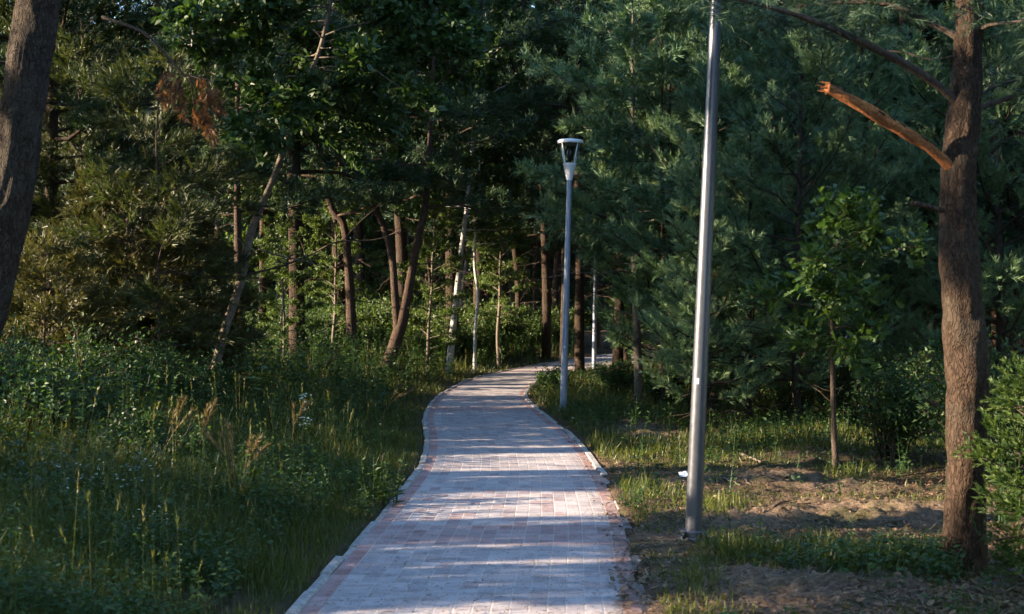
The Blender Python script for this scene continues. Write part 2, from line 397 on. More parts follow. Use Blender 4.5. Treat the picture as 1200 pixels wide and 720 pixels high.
br.inputs['Color1'].default_value = (0, 0, 0, 1); br.inputs['Color2'].default_value = (1, 1, 1, 1); br.inputs['Mortar'].default_value = (.5, .5, .5, 1)
nt.links.new(uvn.outputs[0], br.inputs['Vector'])
cell = N_(nt, 'ShaderNodeTexWhiteNoise', noise_dimensions='2D')
cu = math_(nt, 'FLOOR', math_(nt, 'DIVIDE', U, .10)); cv = math_(nt, 'FLOOR', math_(nt, 'DIVIDE', Vv, .20))
cb = N_(nt, 'ShaderNodeCombineXYZ'); nt.links.new(cu, cb.inputs[0]); nt.links.new(cv, cb.inputs[1]); nt.links.new(cb.outputs[0], cell.inputs['Vector'])
rnd = cell.outputs['Value']
# red border course and red cross bands, bands fade in and out along the way
edge = math_(nt, 'MAXIMUM', math_(nt, 'LESS_THAN', cu, .5), math_(nt, 'GREATER_THAN', cu, 16.5))
bandpos = math_(nt, 'MODULO', math_(nt, 'ADD', cv, 400 + 21), 56.0)
band = math_(nt, 'LESS_THAN', bandpos, 3.5)
band2 = math_(nt, 'MULTIPLY', math_(nt, 'LESS_THAN', math_(nt, 'ABSOLUTE', math_(nt, 'SUBTRACT', bandpos, 9.0)), 6.0), math_(nt, 'LESS_THAN', rnd, .30))
obj_v = N_(nt, 'ShaderNodeTexCoord').outputs['Object']
worn = ramp(nt, noise_(nt, obj_v, 1.6, 4), [(.35, (0,) * 3), (.6, (1,) * 3)])
red = math_(nt, 'MAXIMUM', math_(nt, 'MAXIMUM', math_(nt, 'MULTIPLY', edge, 1.0), math_(nt, 'MULTIPLY', band, .8)), math_(nt, 'MAXIMUM', math_(nt, 'MULTIPLY', band2, .45), math_(nt, 'MULTIPLY', math_(nt, 'LESS_THAN', rnd, .10), .22)))
red = math_(nt, 'MULTIPLY', red, math_(nt, 'ADD', math_(nt, 'MULTIPLY', worn, .5), .5))
grey = ramp(nt, rnd, [(0, (.335, .298, .30)), (.5, (.38, .342, .342)), (1, (.435, .395, .39))])
redc = ramp(nt, rnd, [(0, (.30, .17, .155)), (.5, (.36, .215, .195)), (1, (.42, .27, .245))])
c = mixc(nt, red, grey, redc)
grit = noise_(nt, obj_v, 90, 5, .75); stain = noise_(nt, mapping(nt, obj_v, (.6, 1.6, 1)), 5.5, 5, .65)
c = mixc(nt, 1.0, c, ramp(nt, grit, [(.25, (.6,) * 3), (.5, (1,) * 3), (.8, (1.15,) * 3)]), 'MULTIPLY')
c = mixc(nt, 1.0, c, ramp(nt, stain, [(.28, (.55, .53, .51)), (.5, (.97,) * 3), (.75, (1.1,) * 3)]), 'MULTIPLY')
c = mixc(nt, math_(nt, 'MULTIPLY', br.outputs['Fac'], .5), c, (.46, .43, .39))
speck = ramp(nt, noise_(nt, mapping(nt, obj_v, (1, .5, 1)), 38, 3, .6), [(.64, (0,) * 3), (.68, (1,) * 3)])
c = mixc(nt, math_(nt, 'MULTIPLY', speck, .8), c, (.07, .05, .035))
# earth trodden over the right border near the viewer
rd = math_(nt, 'ADD', math_(nt, 'SUBTRACT', U, 1.60), math_(nt, 'MULTIPLY', math_(nt, 'SUBTRACT', noise_(nt, obj_v, 2.6, 6, .7), .5), 1.5))
dirt = ramp(nt, math_(nt, 'MULTIPLY', rd, math_(nt, 'LESS_THAN', Vv, 46.5)), [(.16, (0,) * 3), (.42, (.6,) * 3)])
c = mixc(nt, dirt, c, ramp(nt, grit, [(.3, (.06, .043, .03)), (.7, (.17, .125, .085))]))
p = N_(nt, 'ShaderNodeBsdfPrincipled'); p.inputs['Roughness'].default_value = .75; p.inputs['Specular IOR Level'].default_value = .3
nt.links.new(c, p.inputs['Base Color'])
b = N_(nt, 'ShaderNodeBump'); b.inputs['Strength'].default_value = .7; b.inputs['Distance'].default_value = .006
hh = math_(nt, 'ADD', math_(nt, 'MULTIPLY', br.outputs['Fac'], -1.0), math_(nt, 'ADD', math_(nt, 'MULTIPLY', grit, .5), math_(nt, 'MULTIPLY', rnd, .5)))
nt.links.new(hh, b.inputs['Height']); nt.links.new(b.outputs[0], p.inputs['Normal']); nt.links.new(p.outputs[0], out.inputs[0])
tag(g.build('path', m, uv=uv), kind='structure')

M['kerb'] = plain_mat('kerb_concrete', (.30, .285, .265), .85, var=.45, scale=25, bump=.4)
rk = random.Random(3)
def kerb_line(fn, inner, name):
    g = Geo(); y = 3.0
    while y < 60:
        ln = .5 if y < 34 else 1.0
        y1 = y + ln - .012
        dz = rk.uniform(-.012, .016) - (.045 if inner < 0 and (y < 12.2 and rk.random() < .85) else 0) - (.02 if inner > 0 and 8.4 < y < 11.5 else 0); dx = rk.uniform(-.008, .008)
        ys = np.array([y, y1]); xo = fn(ys) + dx; xi = xo + inner * KW
        z0, z1, bv = -.15, .012 + dz, .010
        prof = [(0, z0), (0, z1 - bv), (bv * inner, z1), (KW * inner - bv * inner, z1), (KW * inner, z1 - bv), (KW * inner, z0)]
        V = []
        for k in (0, 1):
            for (px, pz) in prof: V.append((xo[k] + px, ys[k], pz + rk.uniform(-.003, .003)))
        n = len(prof)
        q = [[i, i + 1, n + i + 1, n + i] for i in range(n - 1)]
        g.add(V, [np.array(q), np.array([[0, 1, 2, 3, 4, 5][::-1], [n + i for i in range(n)]])], tint=rk.random())
        y += ln
    tag(g.build(name, M['kerb']), kind='structure')
kerb_line(left_edge, 1, 'kerb'); kerb_line(right_edge, -1, 'kerb')

# ------------------------------------------------------------------ lamp posts
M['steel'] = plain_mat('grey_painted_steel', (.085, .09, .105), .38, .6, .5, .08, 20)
M['lit_steel'] = plain_mat('grey_painted_steel_lit', (.23, .26, .33), .42, .25, .5, .08, 20)  # same grey paint toned paler; light on the farther posts put into colour
M['lamp_paint'] = plain_mat('light_grey_lamp_paint', (.68, .70, .73), .4, .1, .5, .06, 20)
M['black_bolt'] = plain_mat('dark_bolts', (.03, .03, .03), .5, .6)
M['sticker'] = plain_mat('white_sticker', (.7, .7, .7), .6)
m, nt, out = mat_new('clear_lamp_glass')
p = N_(nt, 'ShaderNodeBsdfPrincipled'); p.inputs['Base Color'].default_value = (.95, .97, 1, 1); p.inputs['Roughness'].default_value = .03; p.inputs['IOR'].default_value = 1.05
p.inputs['Transmission Weight'].default_value = 1; nt.links.new(p.outputs[0], out.inputs[0]); M['glass'] = m
m, nt, out = mat_new('frosted_bulb_glass')
p = N_(nt, 'ShaderNodeBsdfPrincipled'); p.inputs['Base Color'].default_value = (.75, .76, .78, 1); p.inputs['Roughness'].default_value = .25; nt.links.new(p.outputs[0], out.inputs[0]); M['bulb'] = m

def lathe(prof, seg=32, z0=0.0, close=False):
    g = Geo(); n = len(prof); th = np.linspace(0, 2 * math.pi, seg, endpoint=False)
    V = np.array([[r * math.cos(a), r * math.sin(a), z + z0] for (r, z) in prof for a in th])
    i = np.arange(n - 1)[:, None]; j = np.arange(seg)[None]; jn = (j + 1) % seg
    g.add(V, np.stack([i * seg + j, i * seg + jn, (i + 1) * seg + jn, (i + 1) * seg + j], -1).reshape(-1, 4), smooth=True)
    return g
def autosmooth(o, ang=35):
    me = o.data
    try: me.set_sharp_from_angle(angle=rad(ang))
    except Exception: pass
    return o
PH = 3.62
def make_lamp():
    r = empty('street_lamp', (0, 0, 0), 'slim grey lamp post', 'lamp post', 'lamp posts along the path')
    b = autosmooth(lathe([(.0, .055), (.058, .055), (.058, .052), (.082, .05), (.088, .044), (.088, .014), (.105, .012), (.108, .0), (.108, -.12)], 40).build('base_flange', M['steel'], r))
    for k in range(4):
        a = rad(45 + 90 * k); q = Geo()
        tube(q, [(.1 * math.cos(a), .1 * math.sin(a), .0), (.1 * math.cos(a), .1 * math.sin(a), .045)], [.016, .016], 6, cap=True)
        q.build('anchor_bolt', M['black_bolt'], b)
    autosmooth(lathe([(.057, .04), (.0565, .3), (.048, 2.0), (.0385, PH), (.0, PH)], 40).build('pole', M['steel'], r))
    h = autosmooth(lathe([(.04, PH - .03), (.046, PH - .028), (.056, PH + .03), (.098, PH + .19), (.105, PH + .2), (.105, PH + .235), (.09, PH + .24), (.0, PH + .24)], 40).build('lamp_socket', M['lamp_paint'], r))
    zt = PH + .235
    gl = lathe([(.092, zt), (.168, zt + .30)], 40).build('glass_shade', M['glass'], r)
    lathe([(.0, zt), (.022, zt + .01), (.03, zt + .05), (.05, zt + .09), (.055, zt + .16), (.042, zt + .23), (.015, zt + .27), (0, zt + .275)], 20).build('bulb', M['bulb'], r)
    for k in range(4):
        a = rad(20 + 90 * k); q = Geo(); c, s = math.cos(a), math.sin(a)
        tube(q, [(.098 * c, .098 * s, zt - .005), (.17 * c, .17 * s, zt + .315)], [.011, .011], 6)
        q.build('cage_bar', M['lamp_paint'], r)
    autosmooth(lathe([(0, zt + .305), (.19, zt + .305), (.203, zt + .315), (.207, zt + .33), (.203, zt + .352), (.185, zt + .365), (.1, zt + .378), (0, zt + .38)], 48).build('lamp_cap', M['lamp_paint'], r))
    return r
lamp = make_lamp()
LAMPS = [(812, 640, 2.5, 'grey lamp post closest to the viewer, standing in sandy earth'), (660, 483, 1.65, 'lamp post with its glass lantern visible, beside the bend of the path'),
         (696, 432, 1.2, 'thin distant lamp post past the thick dark trunk, lantern hidden by pine boughs')]
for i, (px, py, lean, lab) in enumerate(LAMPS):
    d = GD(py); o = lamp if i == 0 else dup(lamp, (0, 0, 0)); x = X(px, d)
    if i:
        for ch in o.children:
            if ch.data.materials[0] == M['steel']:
                ch.data = ch.data.copy(); ch.data.materials[0] = M['lit_steel']
    o.location = (x, d, gz1(x, d) if i else gz1(x, d) + .03); o.rotation_euler = (0, rad(lean), rad(20 * i)); o['label'] = lab
    if i == 0: o.scale = (1.0, 1.0, 1.1)
    if i == 0:
        q = Geo(); zc = .98; R = .0535
        th = np.linspace(rad(225), rad(255), 6)
        V = [(R * math.cos(a), R * math.sin(a), z) for z in (zc, zc + .035) for a in th]
        q.add(V, np.array([[k, k + 1, 7 + k, 6 + k] for k in range(5)])); q.build('sticker', M['sticker'], o)

# ------------------------------------------------------------------ trees
def branch_curve(rng, base, az, L, elev, droop, tipup, n=7, wig=.06):
    t = np.linspace(0, 1, n)
    a = az + np.cumsum(rng.normal(0, wig, n))
    step = L / (n - 1)
    hx = np.concatenate([[0], np.cumsum(np.cos(a[1:]) * step)]) * math.cos(elev)
    hy = np.concatenate([[0], np.cumsum(np.sin(a[1:]) * step)]) * math.cos(elev)
    z = L * (t * math.sin(elev) - droop * t ** 2 + tipup * t ** 3) + np.concatenate([[0], rng.normal(0, .015 * L, n - 1)])
    return np.array(base) + np.stack([hx, hy, z], 1)

def along(poly, t):
    t = np.clip(t, 0, 1) * (len(poly) - 1); i = np.minimum(t.astype(int), len(poly) - 2); f = (t - i)[:, None]
    return poly[i] * (1 - f) + poly[i + 1] * f, unit(poly[i + 1] - poly[i])

def grow(rng, trunk, tr, z0, z1, rmax, nb, shape, elev=(.1, .5), droop=.15, tipup=.15, twigs=8, shoots=5, twig_len=.45, bias=None, inner=.2):
    """Branch skeleton on a trunk polyline. Returns branch polylines, radii and shoot points and directions."""
    zs = trunk[:, 2]; B, SP, SD = [], [], []
    for k in range(nb):
        t = (k + rng.random()) / nb; z = z0 + (z1 - z0) * t
        i = min(max(np.searchsorted(zs, z), 1), len(zs) - 1); f = (z - zs[i - 1]) / max(zs[i] - zs[i - 1], 1e-6)
        base = trunk[i - 1] * (1 - f) + trunk[i] * f; rb = tr[i - 1] * (1 - f) + tr[i] * f
        L = rmax * shape(t) * rng.uniform(.6, 1.1)
        if L < .12: continue
        az = k * 2.39996 + rng.normal(0, .5) if bias is None else bias + rng.normal(0, .9)
        e = elev[0] + (elev[1] - elev[0]) * t + rng.normal(0, .12)
        poly = branch_curve(rng, base, az, L, e, droop * rng.uniform(.4, 1.5), tipup * rng.uniform(.5, 1.5))
        B.append((poly, max(.006, min(rb * .45, .014 * L + .006))))
        nt_ = max(3, int(L * twigs)); tt = inner + (1 - inner) * rng.random(nt_) ** .8
        P, D = along(poly, tt)
        side = np.where(rng.random(nt_) < .5, 1, -1)[:, None]
        S = unit(np.cross(D, [0, 0, 1.0])) * side
        d = unit(D * rng.uniform(.5, 1.2, (nt_, 1)) + S * rng.uniform(.3, 1.1, (nt_, 1)) + np.array([0, 0, 1]) * rng.normal(.12, .28, (nt_, 1)))
        tl = twig_len * (.35 + .65 * (1 - tt)) * rng.uniform(.5, 1.2, nt_) * min(1.4, max(.5, L / 1.8))
        for j in range(nt_):
            ns = max(2, int(shoots * (.5 + tl[j] / twig_len)))
            s = np.linspace(.2, 1, ns)
            pp = P[j] + d[j] * (s * tl[j])[:, None] + np.array([0, 0, .12]) * (s ** 2 * tl[j])[:, None]
            SP.append(pp + rng.normal(0, .02, (ns, 3)))
            SD.append(unit(d[j] + rng.normal(0, .45, (ns, 3)) + np.array([0, 0, .35])))
        B.append((np.array([P[0], P[0] + d[0] * tl[0]]), .004))
        for j in range(1, nt_): B.append((np.array([P[j], P[j] + d[j] * tl[j] + np.array([0, 0, .1]) * tl[j]]), .0045))
    return B, np.vstack(SP), np.vstack(SD)

SHAPES = {
    'dome': lambda t: math.sqrt(max(0.0, 1 - (1.55 * t - .55) ** 2)) * .9 + .1,
    'cone': lambda t: (1 - t) ** .8 + .05,
    'column': lambda t: min(1, .45 + 2.2 * t) * (1 - t ** 3) + .08,
    'tall': lambda t: .55 + .45 * math.sin(math.pi * min(1, t * .9 + .05)),
}
def make_tree(name, label, cat, seed, trunk, radii, z0, z1, rmax, nb, shape='dome', bark='bark_pine', leafmat='pine', foliage='needle', loc=(0, 0, 0), group=None,
              needles=14, nl=.10, nw=.013, shoot=.16, spread=.9, leafsize=.07, per=4, sides=10, step=.3, bark_amp=0.0, flare=.25, thin_twigs=True, limbs=None, dead=0, **kw):
    rng = np.random.default_rng(seed)
    P, R = smooth_poly(trunk, radii, step)
    g = Geo(); tube(g, P, R, sides, bark=bark_amp if bark_amp else .004, seed=seed, flare=flare)
    for lb in (limbs or []):
        lp, lr = smooth_poly(lb[0], lb[1], step); tube(g, lp, lr, max(6, sides // 2), bark=bark_amp * .5, seed=seed + 1)
    root = empty(name, loc, label, cat, group)
    B, SP, SD = grow(rng, P, R, z0, z1, rmax, nb, SHAPES[shape], **kw)
    for poly, r in B:
        if len(poly) > 2: tube(g, poly, np.linspace(r, r * .3, len(poly)), 5)
        elif thin_twigs: tube(g, poly, [r, r * .5], 3)
    for k in range(dead):      # bare dead branches below the crown
        i = int(rng.uniform(.12, .45) * (len(P) - 1)); L = rng.uniform(.5, 1.7)
        poly = branch_curve(rng, P[i], rng.uniform(0, 6.28), L, rng.normal(.1, .25), .15, 0, 7, .18)
        tube(g, poly, np.linspace(.014, .004, 7), 4)
        for q in range(3):
            pp, dd = along(poly, rng.uniform(.3, 1, 1)); e = branch_curve(rng, pp[0], rng.uniform(0, 6.28), L * .35, rng.normal(.1, .4), .1, 0, 4, .2)
            tube(g, e, np.linspace(.007, .003, 4), 3)
    g.build('trunk', M[bark], root)
    c = Geo()
    if foliage == 'needle':
        tufts(c, SP, SD, shoot * rng.uniform(.6, 1.3, len(SP)), needles, nl, nw, rng, spread)
    else:
        n = len(SP) * per; Pp = np.repeat(SP, per, 0) + rng.normal(0, .06, (n, 3))
        Dd = unit(np.repeat(SD, per, 0) + rng.normal(0, .7, (n, 3)) + np.array([0, 0, -.25]))
        Nn = unit(rng.normal(0, .6, (n, 3)) + np.array([0, 0, 1.0]))
        leaves(c, Pp, Dd, leafsize * rng.uniform(.6, 1.3, n), leafsize * .62 * rng.uniform(.7, 1.2, n), rng, foliage, 0, None, Nn)
    c.build('crown', M[leafmat], root)
    return root

def px_trunk(d, pts, top=None):
    """Trunk polyline from photograph columns and rows at distance d, relative to the base on the ground. pts: (px, row, width px), base first."""
    b = pts[0]; bx = X(b[0], d); bz = gz1(bx, d)
    P = [(0, 0, -.25)]; R = [b[2] / F * d / 2]
    for (px, py, w) in pts[0:]:
        z = Z(py, d) - bz
        if z < .1: z = .12
        P.append((X(px, d) - bx, 0, z)); R.append(w / F * d / 2)
    for (dx, dy, z, r) in (top or []): P.append((P[-1][0] + dx, dy, z)); R.append(r)
    return (bx, d, bz), P, R

# ---- the two close pines
loc, P, R = px_trunk(9.0, [(-90, 640, 62), (-54, 480, 59), (-25, 380, 56), (10, 240, 53), (28, 120, 52), (46, 0, 51), (66, -140, 46)], [(.15, .1, 7.5, .11), (.1, .2, 10.5, .05)])
root_a = make_tree('pine_tree', 'thick leaning pine trunk cut off by the photo edge, grey bark lit along one side', 'tree', 101, P, R, 5.6, 10.4, 2.6, 34, 'dome', 'bark_grey', loc=loc,
          sides=44, step=.03, bark_amp=.017, needles=16, nl=.09, nw=.008, twigs=7)
loc, P, R = px_trunk(8.2, [(1130, 665, 50), (1131, 600, 49), (1133, 500, 48), (1134, 430, 48), (1126, 330, 45), (1123, 230, 38), (1128, 150, 38), (1133, 100, 36), (1136, 0, 33), (1140, -120, 30)], [(.05, .1, 7.2, .06), (.05, .15, 9.5, .025)])
def rel(px, py, dd=0.0): return (X(px, 8.2 + dd) - loc[0], dd, Z(py, 8.2 + dd) - loc[2])
limbs = [([rel(1126, 128), rel(1105, 105, -.05), rel(1060, 75, -.12), rel(1000, 45, -.2), rel(940, 20, -.25), rel(860, -2, -.3), rel(760, -30, -.3)], [.034, .030, .026, .021, .017, .012, .006]),
         ([rel(1130, 48), rel(1100, 32, .1), rel(1060, 12, .15), rel(1030, 4, .2), rel(980, 3, .3), rel(930, 8, .4)], [.03, .024, .017, .014, .010, .006]),
         ([rel(1138, 132), rel(1160, 122, .1), rel(1200, 112, .2), rel(1260, 108, .3)], [.028, .022, .017, .012]),
         ([rel(1140, 40), rel(1158, 30, -.1), rel(1210, 24, -.2), rel(1270, 10, -.3)], [.024, .018, .013, .01]),
         ([rel(1138, 118), rel(1170, 100, .3), rel(1210, 92, .5)], [.016, .011, .007]),
         ([rel(1120, 66), rel(1090, 70, .1), rel(1060, 62, .25), rel(1020, 58, .4)], [.010, .008, .006, .004])]
root_n = make_tree('pine_tree', 'pine with a broken orange-barked branch stub and crooked dark limbs', 'tree', 102, P, R, 4.6, 9.3, 2.4, 30, 'dome', 'bark_pine', loc=loc,
          sides=44, step=.025, bark_amp=.016, flare=.5, needles=16, nl=.09, nw=.008, twigs=7)
for lb in limbs:
    lg = Geo(); lp, lr = smooth_poly(lb[0], lb[1], .05); tube(lg, lp, lr, 10, bark=.004, seed=5)
    lg.build('limb', M['twig'], root_n)
# broken stub: peeled orange bark, ragged tip
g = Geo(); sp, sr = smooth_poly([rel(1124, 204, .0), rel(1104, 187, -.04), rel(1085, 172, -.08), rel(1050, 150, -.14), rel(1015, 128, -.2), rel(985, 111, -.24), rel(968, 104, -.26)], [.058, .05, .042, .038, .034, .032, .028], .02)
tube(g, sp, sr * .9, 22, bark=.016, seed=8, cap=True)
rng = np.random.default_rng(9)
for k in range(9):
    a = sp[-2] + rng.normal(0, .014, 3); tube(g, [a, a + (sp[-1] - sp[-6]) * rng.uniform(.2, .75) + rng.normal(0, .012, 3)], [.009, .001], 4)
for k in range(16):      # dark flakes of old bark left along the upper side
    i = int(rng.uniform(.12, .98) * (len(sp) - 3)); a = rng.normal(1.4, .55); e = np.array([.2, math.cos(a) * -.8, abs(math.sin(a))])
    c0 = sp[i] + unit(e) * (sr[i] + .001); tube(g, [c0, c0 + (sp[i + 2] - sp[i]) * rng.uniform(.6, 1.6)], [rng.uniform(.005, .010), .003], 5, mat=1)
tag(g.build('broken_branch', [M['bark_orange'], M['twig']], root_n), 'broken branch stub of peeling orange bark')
g = Geo(); tube(g, *smooth_poly([rel(1108, 248), rel(1090, 243, -.05), rel(1068, 238, -.08)], [.022, .02, .016], .03), 10, bark=.004, cap=True)
g.build('branch_stub', M['bark_red'], root_n)
# needle sprays on the close pine's lower limbs
g = Geo(); rng = np.random.default_rng(12)
SPs, SDs = [], []
for lb, n in ((limbs[0], 40), (limbs[1], 40), (limbs[2], 26), (limbs[3], 24), (limbs[4], 22)):
    lp, _ = smooth_poly(lb[0], lb[1], .08); pp, dd = along(lp, rng.uniform(.45, 1, n))
    for q in range(n):
        e = branch_curve(rng, pp[q], rng.uniform(0, 6.28), rng.uniform(.15, .5), rng.normal(.1, .4), .1, .1, 5, .2)
        s, t = along(e, np.linspace(.3, 1, 7)); SPs.append(s); SDs.append(unit(t + rng.normal(0, .3, (7, 3))))
tufts(g, np.vstack(SPs), np.vstack(SDs), .12, 16, .075, .005, rng, .8)
g.build('needle_sprays', M['pine'], root_n)

# ---- prototypes for the wood
def straight(h, r, seed, lean=.02):
    rg = np.random.default_rng(seed); zs = np.linspace(0, h, 7); off = np.cumsum(rg.normal(0, lean * h / 6, (7, 2)), 0); off[0] = 0
    P = [(0, 0, -.3)] + [(off[i, 0], off[i, 1], zs[i]) for i in range(7)]
    R = [r * 1.1] + [r * (1 - .85 * (z / h) ** 1.2) for z in zs]
    return P, R
NOW = dict(loc=(0, -500, 0))
protos = []
for i, (h, r, z0, rm, nb, bk) in enumerate([(13, .17, 2.8, 3.0, 46, 'bark_pine'), (12, .14, 1.8, 2.7, 50, 'bark_red'), (14, .19, 4.2, 3.2, 42, 'bark_pine'), (11, .12, .9, 2.4, 54, 'bark_red')]):
    P, R = straight(h, r, 40 + i)
    protos.append(make_tree('pine_tree', 'pine', 'tree', 200 + i, P, R, z0, h * .98, rm, nb, 'dome', bk, needles=17, nl=.15, nw=.027, shoot=.22, step=.5, sides=9, dead=8, thin_twigs=False,
                            twigs=8, shoots=6, twig_len=.62, droop=.2, tipup=.2, **NOW))
P, R = straight(12.5, .15, 47)
protos.append(make_tree('pine_tree', 'pine', 'tree', 207, P, R, 2.0, 12.2, 2.8, 60, 'dome', 'bark_pine', needles=24, nl=.12, nw=.0155, shoot=.22, step=.4, sides=10, dead=10, thin_twigs=False, twigs=10, shoots=6, twig_len=.6, droop=.2, tipup=.2, **NOW))
young = []
for i, (h, rm, nb) in enumerate([(7.5, 2.1, 62), (6.2, 1.8, 56), (8.5, 2.0, 66)]):
    P, R = straight(h, .075, 60 + i)
    young.append(make_tree('pine_tree', 'young pine', 'tree', 220 + i, P, R, .5, h * .99, rm, nb, 'column' if i != 1 else 'cone', 'bark_grey', 'young', needles=26, nl=.095, nw=.0125, shoot=.22, spread=.75,
                           step=.4, sides=8, twigs=11, shoots=6, twig_len=.55, dead=14, droop=.05, tipup=.28, elev=(.15, .75), **NOW))
leafy = []
for i, (h, r, z0, rm, nb) in enumerate([(10, .10, 2.2, 2.2, 40), (8, .08, 1.2, 2.0, 40)]):
    P, R = straight(h, r, 80 + i, .05)
    leafy.append(make_tree('leafy_tree', 'leafy tree', 'tree', 240 + i, P, R, z0, h * .97, rm, nb, 'dome', 'bark_pale', 'bright', 'leaf', leafsize=.13, per=6, step=.5, sides=8, dead=3,
                           thin_twigs=False, twigs=8, shoots=5, twig_len=.6, droop=.15, tipup=.0, elev=(.3, .8), **NOW))

def put(proto, first, x, y, rz, sc, label, group):
    z = gz1(x, y)
    return dup(proto, (x, y, z), rz, sc, label, group)
R_ = random.Random(77)
G_DARK = 'dark pines filling the wood'
# ---- named pines standing at seen places: (px of the base, distance, prototype, scale, label)
def at_px(kind, px, d, sc, label, group, rz=None):
    return put(kind, False, X(px, d), d, R_.uniform(0, 6.28) if rz is None else rz, sc, label, group)

# trunks with their own lines
def own_pine(seed, d, pts, label, z0, h, rm, nb=36, bark='bark_pine', top=None, name='pine_tree', limbs=None, leafmat='pine', foliage='needle', cat='tree', **kw):
    loc, P, R = px_trunk(d, pts); R = [r * (.52 if d > 24 else .68) for r in R]
    last = P[-1]
    for f in (.4, .75, 1.0):
        z = last[2] + (h - last[2]) * f
        P.append((last[0] + (top or 0) * f, .15 * f, z)); R.append(R[len(pts)] * (1 - .85 * f))
    base = dict(needles=16, nl=.14, nw=.023, shoot=.22, twigs=8, shoots=6, twig_len=.62, dead=8, droop=.2, tipup=.2, sides=14, step=.15, bark_amp=.010, thin_twigs=False)
    base.update(kw)
    return make_tree(name, label, cat, seed, P, R, z0, h * .98, rm, nb, 'dome', bark, leafmat, foliage, loc=loc, limbs=[([tuple(np.array(q)) for q in l], r) for l, r in limbs] if limbs else None, **base)

own_pine(301, 30.0, [(679, 440, 24), (679, 400, 22), (679, 300, 20), (677, 200, 16)], 'stout dark trunk right behind the lit lantern post at the path bend', 3.4, 12.5, 3.0)
own_pine(302, 27.5, [(414, 448, 26), (412, 380, 22), (408, 310, 19), (402, 262, 17), (384, 228, 15)], 'pine with reddish foot whose trunk bends sideways above, next to the forked trunk', 3.3, 12, 2.8, bark='bark_red', top=-1.2)
# forked trunk
d = 26.5
loc_f, P, R = px_trunk(d, [(450, 452, 30), (462, 405, 27), (472, 372, 26), (482, 320, 20), (492, 270, 17), (500, 225, 14)])
lx = lambda px, py: (X(px, d) - loc_f[0], .0, Z(py, d) - loc_f[2])
own_pine(303, d, [(450, 452, 30), (462, 405, 27), (472, 372, 26), (482, 320, 20), (492, 270, 17), (500, 225, 14)], 'forked trunk splitting low into two sunlit leaning stems', 3.5, 12, 3.2, bark='bark_red', top=.4,
         limbs=[([lx(466, 388), lx(463, 350), lx(459, 300), lx(448, 262), lx(438, 235), lx(420, 150)], [.10, .09, .08, .072, .062, .035])])
own_pine(304, 25.0, [(287, 470, 24), (284, 412, 20), (281, 340, 18), (278, 230, 15)], 'straight pine with an orange sunlit strip on its foot beside the leaning pale stem', 3.2, 11, 2.6, bark='bark_red')
own_pine(305, 34.0, [(733, 432, 26), (733, 330, 22), (730, 190, 18), (728, 70, 15), (732, 0, 14)], 'tall reddish pine catching light high up past the lantern', 5.6, 14, 2.6, bark='bark_red', dead=14)
own_pine(306, 38.0, [(640, 424, 22), (640, 330, 20), (632, 180, 16), (612, 100, 14)], 'dark pine with a bowed upper trunk over the path bend', 5.0, 13, 3.0, dead=14)
own_pine(307, 36.0, [(660, 428, 18), (662, 330, 16), (660, 200, 14), (668, 60, 12)], 'thin dark pine standing close to the bowed pine', 4.8, 13, 2.6, dead=12)
own_pine(308, 24.0, [(1066, 470, 32), (1066, 380, 28), (1064, 260, 25), (1060, 120, 20)], 'thick dim trunk deep in shade between the oak sapling and the close pine', 3.6, 12, 2.6)
own_pine(309, 28.0, [(1094, 450, 26), (1093, 380, 22), (1090, 260, 19), (1092, 120, 16)], 'bluish dim trunk close beside the near pine, standing farther off', 4.2, 13, 2.6)
own_pine(310, 31.0, [(306, 440, 18), (308, 330, 17), (308, 160, 15), (306, 95, 14)], 'reddish pine trunk with sun flecks, high above the leaning pale stem', 4.0, 13, 2.4, bark='bark_red')
own_pine(311, 24.0, [(724, 452, 26), (724, 430, 20), (725, 380, 17), (730, 250, 14)], 'dark swollen trunk base beside the far stretch of paving', 4.0, 10, 1.6, flare=.7, leafmat='young')
own_pine(312, 21.0, [(748, 474, 15), (748, 430, 13), (746, 380, 12), (742, 250, 10)], 'slender pine with a yellowish stem among the young pines', 2.0, 8.5, 1.7, bark='bark_pale', leafmat='young')
own_pine(313, 20.5, [(779, 474, 9), (778, 420, 8), (780, 350, 7), (776, 250, 6)], 'thin bare dark sapling between the lit lantern post and the close post', 2.2, 7, 1.3, nb=20, leafmat='young')
for i, (px, d, w, lab) in enumerate([(572, 40, 13, 'dark upright trunk next to the thin birch'), (590, 42, 11, 'slim dark trunk behind the thin birch, second in the row'), (606, 41, 16, 'sturdy trunk third in the row past the birches'),
                                     (650, 44, 12, 'orange sunlit trunk seen just before the lantern post'), (500, 38, 9, 'thin stem behind the forked trunk and before the white birch'), (626, 46, 11, 'thin dim trunk between the sturdy trunk and the orange one')]):
    own_pine(330 + i, d, [(px, 355 + 2550 / d, w), (px + R_.uniform(-2, 2), 390, w * .9), (px + R_.uniform(-4, 4), 330, w * .85), (px + R_.uniform(-9, 9), 250, w * .75)], lab, 3.6, 12, 2.6, nb=34, bark=['bark_pine', 'bark_red'][i % 2], dead=10)

